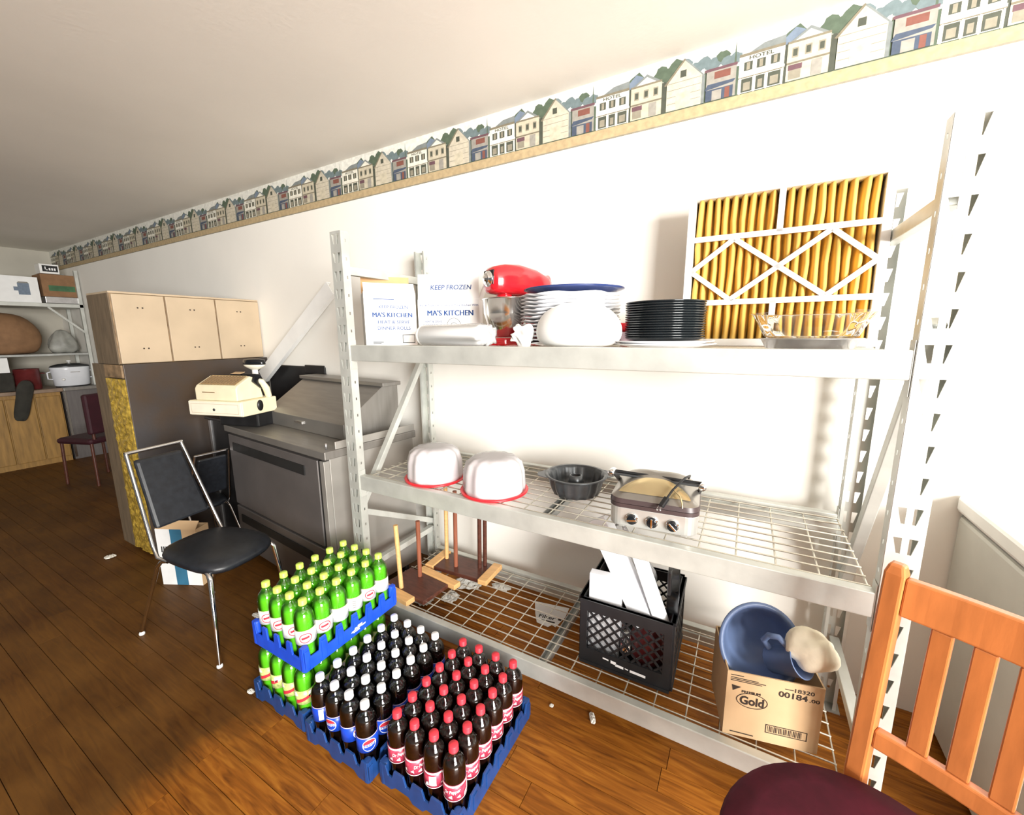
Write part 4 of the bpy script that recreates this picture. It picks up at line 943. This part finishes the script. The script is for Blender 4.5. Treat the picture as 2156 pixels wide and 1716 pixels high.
# register on a black slab, its inset shape made to look like shadow
RX, RY, RA = -1.325, -.080, R(15)
t = thing('slab', 'flat black slab under the cash register', 'slab', (RX + .01, RY + .03, .8625), RA)
MB().box(.06, .35, .09, .215, .0, .084).build('plate', 'black', t, bevel=.01)
t = thing('cash_register', 'cream cash register with drawer and round pole display on the prep cabinet', 'cash register', (RX, RY, .947), RA); t.scale = (1, .60, .95)
MB().box(0, .385, .012, .42, .0, .092).build('drawer_case', 'cream', t, bevel=.006)
dr = MB().box(.004, .381, 0, .011, .004, .088).build('drawer_front', 'creamw', t, bevel=.003)
mb = MB()
for a in ((.022, .363, .017, .0185), (.022, .363, .073, .0745), (.022, .0235, .017, .0745), (.3615, .363, .017, .0745)): mb.flat([(a[0], a[2]), (a[1], a[2]), (a[1], a[3]), (a[0], a[3])], 'y', -.0006)
mb.build('drawer_groove', 'card', dr)
MB().lathe([(0, 0), (.008, 0), (.008, .005), (0, .006)], 14, T=TR((.19, 0, .04), PI / 2, 0, 0)).build('lock', 'darkpan', dr)
up = MB().prism([(.028, .0925), (.028, .165), (.05, .185), (.20, .232), (.245, .225), (.31, .15), (.33, .0925)], 'x', .045, .345).build('housing', 'cream', t, bevel=.006)
kd = MB().prism([(.052, .187), (.198, .2335), (.198, .2355), (.052, .189)], 'x', .065, .325).build('keyboard', 'griddle_gold', t)
def slopez(y_): return .1885 + (y_ - .052) * (.2335 - .187) / .146
keym = MB().box(-.007, .007, -.006, .006, 0, .004).mesh('key', 'cabedge')
for i in range(11):
    for j in range(6):
        y_ = .066 + j * .021; k_ = link('key', keym, kd, T=TR((.08 + i * .023, y_, slopez(y_) + .001), R(17.6), 0, 0))
MB().box(.10, .19, .024, .0275, .14, .146).build('slot', 'cabedge', up)
MB().prism([(.205, .20), (.24, .245), (.30, .24), (.33, .2), (.33, .15), (.30, .15)], 'x', .17, .36).build('printer', 'blackgloss', t, bevel=.006)
MB().prism([(.22, .243), (.28, .252), (.28, .254), (.22, .245)], 'x', .19, .26).build('paper', 'card2', t)
MB().lathe([(0, 0), (.034, 0), (.034, .004), (0, .004)], 24, T=TR((.3855, .21, .052), 0, PI / 2, 0)).build('side_speaker', 'black', t)
MB().tube([(.365, .36, .10), (.372, .33, .15), (.365, .29, .195), (.34, .27, .205)], [.022, .024, .020, .014], 12).build('side_arm', 'cream', t)
st = MB().lathe([(0, .09), (.022, .09), (.02, .27), (0, .27)], 16, T=Matrix.Translation((.285, .36, 0))).build('display_stem', 'white', t)
MB().lathe([(0, .262), (.02, .265), (.05, .285), (.056, .297), (0, .297)], 28, T=Matrix.Translation((.285, .36, 0)), sx=1.35).build('display_cup', 'creamw', st)
MB().lathe([(0, .2975), (.056, .2975), (.058, .306), (.054, .328), (.03, .333), (0, .333)], 28, T=Matrix.Translation((.285, .36, 0)), sx=1.35).build('display', 'blackgloss', st)

t = thing('register_stand', 'black stand between the divider and the prep cabinet', 'stand', (-1.5, .35, 0))
MB().box(-1.66, -1.32, .165, .60, .05, .845).build('body', 'black', t, world=True, bevel=.004)
MB().box(-1.69, -1.30, .15, .61, .846, .862).build('top', 'blackgloss', t, world=True, bevel=.004)
for x0 in (-1.655, -1.345):
    for y0 in (.17, .575): MB().box(x0, x0 + .02, y0, y0 + .02, 0, .0495).build('leg', 'alum', t, world=True)
MB().box(-1.66, -1.635, .158, .1645, .06, .84).build('edge_strip', 'alum', t, world=True)
# black board leaning on the wall behind, and a white steel strip
t = thing('black_board', 'tall black board leaning on the wall behind the prep cabinet', 'board', (-1.36, .645, 0), 0)
MB().box(-.34, .325, -.014, .0, 0, 1.185).build('panel', 'black', t, bevel=.012)
MB().box(.12, .335, -.024, -.0145, 1.135, 1.195).build('end_cap', 'black', t, bevel=.01)
A, B_ = Vector((-1.66, .565, 1.10)), Vector((-.86, .606, 1.70)); d = (B_ - A); ln = d.length; d.normalize(); n_ = Vector((0, 1, 0)); n_ = (n_ - d * n_.dot(d)).normalized(); u = d.cross(n_)
mb = MB(); mb.prism([(-.048, -.016), (.048, -.016), (.048, .016), (.044, .016), (.044, -.012), (-.044, -.012), (-.044, .016), (-.048, .016)], 'z', 0, ln)
T = Matrix(((u.x, n_.x, d.x, A.x), (u.y, n_.y, d.y, A.y), (u.z, n_.z, d.z, A.z), (0, 0, 0, 1)))
free('metal_channel', mb, 'white', 'long pale metal channel leaning diagonally on the wall behind the register', 'channel', T)

# divider with gold strip
t = thing('counter_divider', 'dark stained counter divider with a gold foil end strip', 'divider', (-1.96, .2, 0))
MB().box(-2.16, -1.755, -.20, .645, 0, 1.235).build('core', 'brownboard', t, world=True)
MB().box(-1.7545, -1.725, -.215, .645, .0, 1.238).build('side_panel', 'panelgrey', t, world=True, bevel=.002)
rn = random.Random(2); mb = MB(); nx, nz = 10, 44; vs = []; fs = []
for j in range(nz + 1):
    for i in range(nx + 1): vs.append((-2.0 + .27 * i / nx, -.222 - (rn.uniform(0, .012) if 0 < i < nx else 0), .02 + 1.13 * j / nz))
for j in range(nz):
    for i in range(nx): a = j * (nx + 1) + i; fs.append((a, a + 1, a + nx + 2, a + nx + 1))
mb.add(vs, fs, 0, None, False); mb.build('gold_strip', 'gold', t, solid=.018, off=-1, world=True)
MB().box(-2.2, -2.002, -.218, -.201, 0, 1.235).build('end_board', 'brownboard', t, world=True)
mb = MB().box(-2.0, -1.735, -.225, -.2005, 1.155, 1.235); mb.build('scorched_patch', 'cabedge', t, world=True, bevel=.006)
t = thing('hutch_cabinet', 'cream three-door cabinet with worn edges standing on the divider', 'cabinet', (-1.92, .2, 1.239))
MB().box(-2.09, -1.772, -.212, .645, 1.239, 1.655).build('body', 'cabedge', t, world=True, bevel=.003)
MB().box(-2.10, -1.768, -.216, .645, 1.6555, 1.668).build('top_board', 'cabcream', t, world=True, bevel=.003)
MB().box(-2.09, -1.772, -.219, -.2125, 1.239, 1.655).build('end_panel', 'brownboard', t, world=True)
for y0, y1 in ((-.207, .047), (.056, .338), (.347, .638)):
    d_ = MB().box(-1.7715, -1.756, y0, y1, 1.242, 1.652).build('door', 'cabcream', t, world=True, bevel=.003)
    for zz in (1.33, 1.575):
        for k in (-.012, .012): MB().lathe([(0, 0), (.0045, 0), (.0045, .002), (0, .002)], 8, T=TR((-1.756 + 1.92, (y0 + y1) / 2 + k - .2, zz - 1.239), 0, PI / 2, 0)).build('screw', 'inkdark', d_)

# chrome stacking chair; local +x is the front
def stack_chair(label, loc, rz, sz=1.0):
    t = thing('stacking_chair', label, 'chair', loc, rz, 'black vinyl chairs with chrome frames'); t.scale = (sz, sz, sz)
    vs, fs = [], []; n = 36; prof = [(.80, .405), (.96, .410), (1.0, .425), (.97, .440), (.85, .450), (.6, .452), (.3, .450)]
    sup = lambda a, e: math.copysign(abs(a) ** e, a)
    for (k, z_) in prof:
        for j in range(n):
            a = 2 * PI * j / n; x_ = .215 * sup(math.cos(a), .62) * k; y_ = .168 * sup(math.sin(a), .62) * k * (1.0 + .08 * x_ / .2)
            vs.append((x_, y_, z_ - .02 * max(0, x_) ** 2 / .046))
    for i in range(len(prof) - 1):
        for j in range(n): fs.append((i * n + j, i * n + (j + 1) % n, (i + 1) * n + (j + 1) % n, (i + 1) * n + j))
    fs += [tuple(range(n)), tuple(range((len(prof) - 1) * n, len(prof) * n))]
    mb = MB(); mb.add(vs, fs, 0, None, True); mb.build('seat', 'blackvinyl', t)
    # back frame
    pb = lambda z_: -.178 - (z_ - .44) * .35
    for s_ in (-1, 1): MB().tube([(-.10, s_ * .148, .412), (-.165, s_ * .15, .418), (pb(.47), s_ * .148, .47), (pb(.88), s_ * .116, .88)], .0085, 10).build('back_upright', 'chrome', t)
    MB().tube([(pb(.88), -.122, .88), (pb(.88), .122, .88)], .0085, 10).build('top_rail', 'chrome', t)
    mb = MB(); q4 = [(-.118, .535), (.118, .535), (.100, .845), (-.100, .845)]
    T = Matrix(((0, 1, -.35 * 0, 0), (1, 0, 0, 0), (0, 0, 1, 0), (0, 0, 0, 1)))
    vs = []
    for dx in (-.014, .018):
        for (y_, z_) in q4: vs.append((pb(z_) + dx, y_, z_))
    mb.add(vs, [(0, 1, 2, 3), (7, 6, 5, 4), (0, 4, 5, 1), (1, 5, 6, 2), (2, 6, 7, 3), (3, 7, 4, 0)], 0); mb.build('backrest', 'blackvinyl', t, bevel=.013)
    for s_ in (-1, 1):
        MB().tube([(.08, s_ * .13, .408), (.155, s_ * .148, .402), (.172, s_ * .155, .385), (.205, s_ * .188, .012)], [.010, .011, .0115, .0085], 10).build('leg', 'chrome', t)
        MB().tube([(-.08, s_ * .12, .405), (-.16, s_ * .14, .398), (-.185, s_ * .145, .37), (-.345, s_ * .168, .012)], [.009, .0095, .009, .007], 10).build('leg', 'chrome', t)
        for fx, fy in ((.205, .188), (-.345, .168)): MB().lathe([(0, 0), (.012, 0), (.012, .008), (.008, .014), (0, .014)], 12, T=Matrix.Translation((fx, s_ * fy, 0))).build('glide', 'white', t)
    return t
stack_chair('black vinyl chrome-framed chair standing in front of the prep cabinet', (-.60, -.345, 0), R(10))
stack_chair('low dark chair half hidden behind the black chrome-framed chair', (-1.545, -.01, 0), R(180), .8)
# printed carton behind the chair
t, bb = carton('carton', 'white and blue printed carton on the floor behind the black chair', 'box', (-1.315, -.33, 0), R(26), .24, .09, .34, 'card2', [('f', .05, -40, 'card2')])
mb = MB(); mb.flat([(.0, .0), (.085, .0), (.085, .34), (.0, .34)], 'y', -.0006, 0); mb.flat([(.085, 0), (.155, 0), (.155, .34), (.085, .34)], 'y', -.0007, 1); mb.flat([(.155, .0), (.24, .0), (.24, .12), (.155, .12)], 'y', -.0006, 0)
for i in range(4): mb.flat([(.02 + i * .013, .20), (.028 + i * .013, .20), (.03 + i * .013, .235), (.022 + i * .013, .235)], 'y', -.0009, 2)
mb.build('printed_panel', ['paperwhite', 'bluebox', 'inkblack'], bb)

# ================================================================== RIGHT: FREEZER AND WOODEN CHAIR
t = thing('chest_freezer', 'white chest freezer along the wall at the right edge', 'freezer', (2.6, .2, 0))
MB().box(2.165, 3.1, -.02, .64, .03, .79).build('body', 'freezer', t, world=True, bevel=.012)
MB().box(2.172, 3.09, -.012, .635, .791, .803).build('seal', 'rubber', t, world=True)
MB().box(2.155, 3.11, -.035, .642, .804, .860).build('lid', 'freezerlid', t, world=True, bevel=.012)
for x0 in (2.2, 3.04):
    for y0 in (.02, .58): MB().box(x0, x0 + .04, y0, y0 + .04, 0, .031).build('foot', 'black', t, world=True)

t = thing('slat_back_chair', 'orange-brown wooden slat-back chair with burgundy round seat in the right corner', 'chair', (1.930, -.285, 0), R(-31))
# local: x along the back (0 = middle), seat toward -y
W2 = .165
def tilt(z_): return max(0, z_ - .45) * .10
for s_ in (-1, 1):
    x_ = s_ * W2; mb = MB(); vs = []; hw, hd = .0175, .0165
    lv = [(0, .02), (.45, 0), (.70, tilt(.7)), (.908, tilt(.908)), (.928, tilt(.928))]
    for (z_, y_) in lv:
        k = .7 if z_ > .92 else 1
        vs += [(x_ - hw * k, y_ - hd * k, z_), (x_ + hw * k, y_ - hd * k, z_), (x_ + hw * k, y_ + hd * k, z_), (x_ - hw * k, y_ + hd * k, z_)]
    fs = [(0, 1, 2, 3), (16, 17, 18, 19)] + [(i * 4 + j, i * 4 + (j + 1) % 4, i * 4 + 4 + (j + 1) % 4, i * 4 + 4 + j) for i in range(4) for j in range(4)]
    mb.add(vs, fs); mb.build('back_post', 'chairwood', t, bevel=.005)
def crail(z0, z1, name, bow=.0):
    vs = []; n = 8
    for i in range(n + 1):
        u = i / n * 2 - 1; x_ = u * (W2 - .0175); b = bow * (1 - u * u)
        for (dy, z_) in ((-.011, z0), (.011, z0), (.011, z1), (-.011, z1)): vs.append((x_, tilt(z_) + dy + b, z_))
    fs = [(0, 1, 2, 3), tuple(n * 4 + k for k in range(4))] + [(i * 4 + j, i * 4 + (j + 1) % 4, i * 4 + 4 + (j + 1) % 4, i * 4 + 4 + j) for i in range(n) for j in range(4)]
    mb = MB(); mb.add(vs, fs); mb.build(name, 'chairwood', t, bevel=.004)
crail(.825, .905, 'top_rail', .012); crail(.525, .565, 'lower_rail', .012)
for x_ in (-.085, -.028, .028, .085):
    mb = MB(); b = .012 * (1 - (x_ / .148) ** 2); vs = []
    for (z_) in (.566, .824):
        for dx, dy in ((-.016, -.007), (.016, -.007), (.016, .007), (-.016, .007)): vs.append((x_ + dx, tilt(z_) + dy + b, z_))
    mb.add(vs, [(0, 1, 2, 3), (4, 5, 6, 7)] + [(j, (j + 1) % 4, 4 + (j + 1) % 4, 4 + j) for j in range(4)]); mb.build('slat', 'chairwood', t, bevel=.003)
mb = MB(); mb.lathe([(0, .425), (.20, .425), (.228, .435), (.236, .448), (.228, .464), (.18, .474), (0, .478)], 48, T=Matrix.Translation((-.045, -.245, 0)), sx=1.0, sy=1.0); mb.build('seat', 'burgundy', t)
MB().box(-.15, .15, -.38, -.02, .385, .4245).build('seat_frame', 'chairwood', t, bevel=.004)
for s_ in (-1, 1): MB().tube([(s_ * .13, -.36, .40), (s_ * .145, -.385, 0)], [.018, .013], 10).build('leg', 'chairwood', t)

# ================================================================== FAR LEFT BACKGROUND
BX = -5.25
t = thing('base_cabinet', 'honey-wood base cabinet at the far end of the room', 'cabinet', (BX - .25, -.1, 0))
MB().box(BX - .5, BX, -.75, .31, 0, .80).build('body', 'tan_door', t, world=True)
MB().box(BX - .5, BX + .04, -.76, .33, .801, .84).build('top', 'counter', t, world=True, bevel=.006)
for y0, y1 in ((-.74, -.41), (-.40, -.12), (-.11, .10), (.11, .30)):
    MB().box(BX + .0005, BX + .02, y0, y1, .06, .76).build('door', 'tan_door', t, world=True, bevel=.006)
t = thing('metal_cabinet', 'dark grey metal cabinet with bright edge beside the honey-wood cabinet', 'cabinet', (BX - .25, .48, 0))
MB().box(BX - .5, BX - .005, .332, .64, 0, .80).build('body', 'steel_brown', t, world=True)
MB().box(BX - .004, BX + .012, .333, .352, .03, .80).build('edge_strip', 'stainless', t, world=True)
MB().box(BX - .5, BX + .04, .332, .645, .801, .84).build('top', 'steel_top', t, world=True, bevel=.006)
t = thing('slow_cooker', 'white oval slow cooker with glass lid on the far counter', 'slow cooker', (BX - .12, .455, .84))
MB().lathe([(0, .01), (.135, .01), (.15, .02), (.165, .20), (.17, .225), (.16, .23), (.15, .21), (0, .2)], 36, sx=.72, sy=1.0).build('pot', 'crock', t)
MB().lathe([(0, 0), (.14, 0), (.14, .012), (0, .012)], 30, sx=.72).build('base_ring', 'black', t)
l = MB().lathe([(.165, .231), (.15, .245), (.09, .262), (0, .268)], 36, sx=.72).build('lid', 'darkpan', t, solid=.003)
MB().lathe([(0, .268), (.01, .268), (.01, .285), (.022, .29), (.02, .302), (0, .304)], 16).build('lid_knob', 'white', l)
for s_ in (-1, 1): MB().tube([(0, s_ * .158, .18), (0, s_ * .19, .17), (0, s_ * .19, .10), (0, s_ * .15, .09)], .007, 8).build('handle', 'crock', t)
MB().lathe([(0, 0), (.016, 0), (.012, .015), (0, .016)], 14, T=TR((.095, -.09, .09), 0, PI / 2, R(-30))).build('dial', 'white', t)
MB().box(.116, .118, -.03, .05, .165, .175).build('name_plate', 'alum', t)
t = thing('stock_pot', 'dark red pot beside the white slow cooker', 'pot', (BX - .14, .115, .84))
MB().lathe([(0, 0), (.095, 0), (.10, .01), (.10, .22), (.104, .225), (.095, .22), (.094, .012), (0, .01)], 32).build('pot', 'redpot', t)
MB().tube([(.02, .10, .17), (.02, .13, .17), (-.02, .13, .17), (-.02, .10, .17)], .006, 8).build('handle', 'redpot', t)
MB().tube([(.02, -.10, .17), (.02, -.13, .17), (-.02, -.13, .17), (-.02, -.10, .17)], .006, 8).build('handle', 'redpot', t)
# wall rack behind
t = thing('shelf_rack', 'grey steel shelf high on the far wall carrying cartons', 'shelving', (BX - .3, .1, 0))
MB().box(BX - .5, BX, -.8, .64, 1.735, 1.775).build('shelf', 'galv', t, world=True, bevel=.003)
MB().box(BX - .5, BX - .02, -.8, .64, 1.20, 1.225).build('shelf', 'galv_d', t, world=True, bevel=.003)
for y_ in (-.78, .62):
    for x_ in (BX - .48, BX - .03): MB().box(x_, x_ + .03, y_ - .015, y_ + .015, .845, 2.15).build('upright', 'galv', t, world=True)
mb = MB(); mb.bar((BX - .01, .35, 1.735), (BX - .01, .62, 1.45), .008, .02); mb.build('brace', 'galv', t, world=True)
free('carton', MB().box(-.2, 0, -.155, .155, 0, .27), 'paperwhite', 'white carton printed with a kettle on the far shelf', 'box', TR((BX - .03, .16, 1.776)), bevel=.002)
o = [x for x in C.objects if x.get('label', '').startswith('white carton printed with a kettle')][0]
mb = MB(); mb.flat([(.00, .08), (.085, .08), (.085, .20), (.0, .20)], 'x', .0008, 0); mb.flat([(-.03, .12), (.0, .12), (.0, .16), (-.03, .16)], 'x', .0008, 0); mb.flat([(.0, .20), (.085, .20), (.075, .215), (.01, .215)], 'x', .0008, 1); mb.build('printed_picture', ['b_blue', 'rubber'], o)
free('carton', MB().box(-.15, 0, 0, .15, 0, .10), 'white', 'small white carton with dark panel atop the brown far carton', 'box', TR((BX - .02, .345, 2.096)), bevel=.002)
o = [x for x in C.objects if x.get('label', '').startswith('small white carton with dark')][0]
mb = MB(); mb.flat([(.02, .02), (.14, .02), (.14, .085), (.02, .085)], 'x', .0008, 0)
mb.flat([(.04, .035), (.048, .035), (.048, .072), (.04, .072)], 'x', .0014, 1); mb.flat([(.04, .035), (.062, .035), (.062, .043), (.04, .043)], 'x', .0014, 1)
for i in range(3): mb.flat([(.07 + i * .02, .035), (.083 + i * .02, .035), (.083 + i * .02, .06), (.07 + i * .02, .06)], 'x', .0014, 1)
mb.build('printed_panel', ['inkblack', 'inkwhite'], o)
free('carton', MB().box(-.28, 0, -.14, .145, 0, .24), 'brownbag', 'brown carton with green stripe on the far shelf', 'box', TR((BX - .03, .48, 1.852)), bevel=.004)
o = [x for x in C.objects if x.get('label', '').startswith('brown carton with green')][0]
mb = MB(); mb.flat([(-.09, .06), (.12, .06), (.12, .12), (-.09, .12)], 'x', .0008, 0); mb.build('printed_stripe', 'green', o)
free('foil_tray', MB().box(-.25, 0, -.14, .14, 0, .074), 'alum', 'shiny foil tray under the brown carton on the far shelf', 'tray', TR((BX - .02, .485, 1.777)), bevel=.006)
o = lump([(0, 0), (.20, .0), (.25, .06), (.27, .2), (.24, .33), (.15, .42), (0, .45)], 30, .7, 1.05, None, .06, 3, 5, 'brownbag', 'paper_bag', None); o.location = (BX - .24, .02, 1.226); tag(o, 'big brown paper sack under the far shelf', 'bag')
free('carton', MB().box(-.2, 0, -.09, .09, 0, .155), 'paperwhite', 'plain white flat carton under the brown sack', 'box', TR((BX - .0, .09, .842 + .0)) if False else TR((BX - .02, -.11, 1.04)), bevel=.002)
free('crate_box', MB().box(-.24, 0, -.1, .1, 0, .195), 'darkcloth', 'dark box carrying the plain white carton on the far counter', 'box', TR((BX - .02, -.11, .8415)), bevel=.004)
o = lump([(0, 0), (.10, .0), (.13, .05), (.10, .16), (.05, .25), (0, .27)], 26, .8, 1.1, None, .15, 4, 6, 'greybag', 'grey_bag', None); o.location = (BX - .2, .46, 1.226); tag(o, 'crumpled grey plastic bag on the lower far shelf', 'bag')
o = lump([(0, 0), (.03, -.0), (.05, .06), (.045, .25), (.06, .36), (.03, .43), (0, .44)], 22, .5, 1.2, None, .10, 4, 7, 'darkcloth', 'dark_towel', None); o.location = (BX + .07, -.04, .53); o.rotation_euler = (R(-14), 0, 0); tag(o, 'dark cloth hanging over the far counter edge', 'cloth')
# dark red chair in the passage
t = thing('dining_chair', 'dark maroon upholstered chair in the passage beyond the divider', 'chair', (-4.05, .22, 0), R(200))
MB().box(-.2, .2, -.2, .2, .40, .46).build('seat', 'maroon', t, bevel=.03)
MB().box(-.22, -.17, -.19, .19, .50, .88).build('backrest', 'maroon', t, bevel=.02)
for sx in (-.18, .17):
    for sy in (-.17, .17): MB().tube([(sx, sy, .41), (sx * 1.05, sy * 1.05, 0)], .013, 8).build('leg', 'wooddark', t)
for sy in (-.15, .15): MB().tube([(-.195, sy, .45), (-.195, sy, .52)], .012, 8).build('back_support', 'wooddark', t)
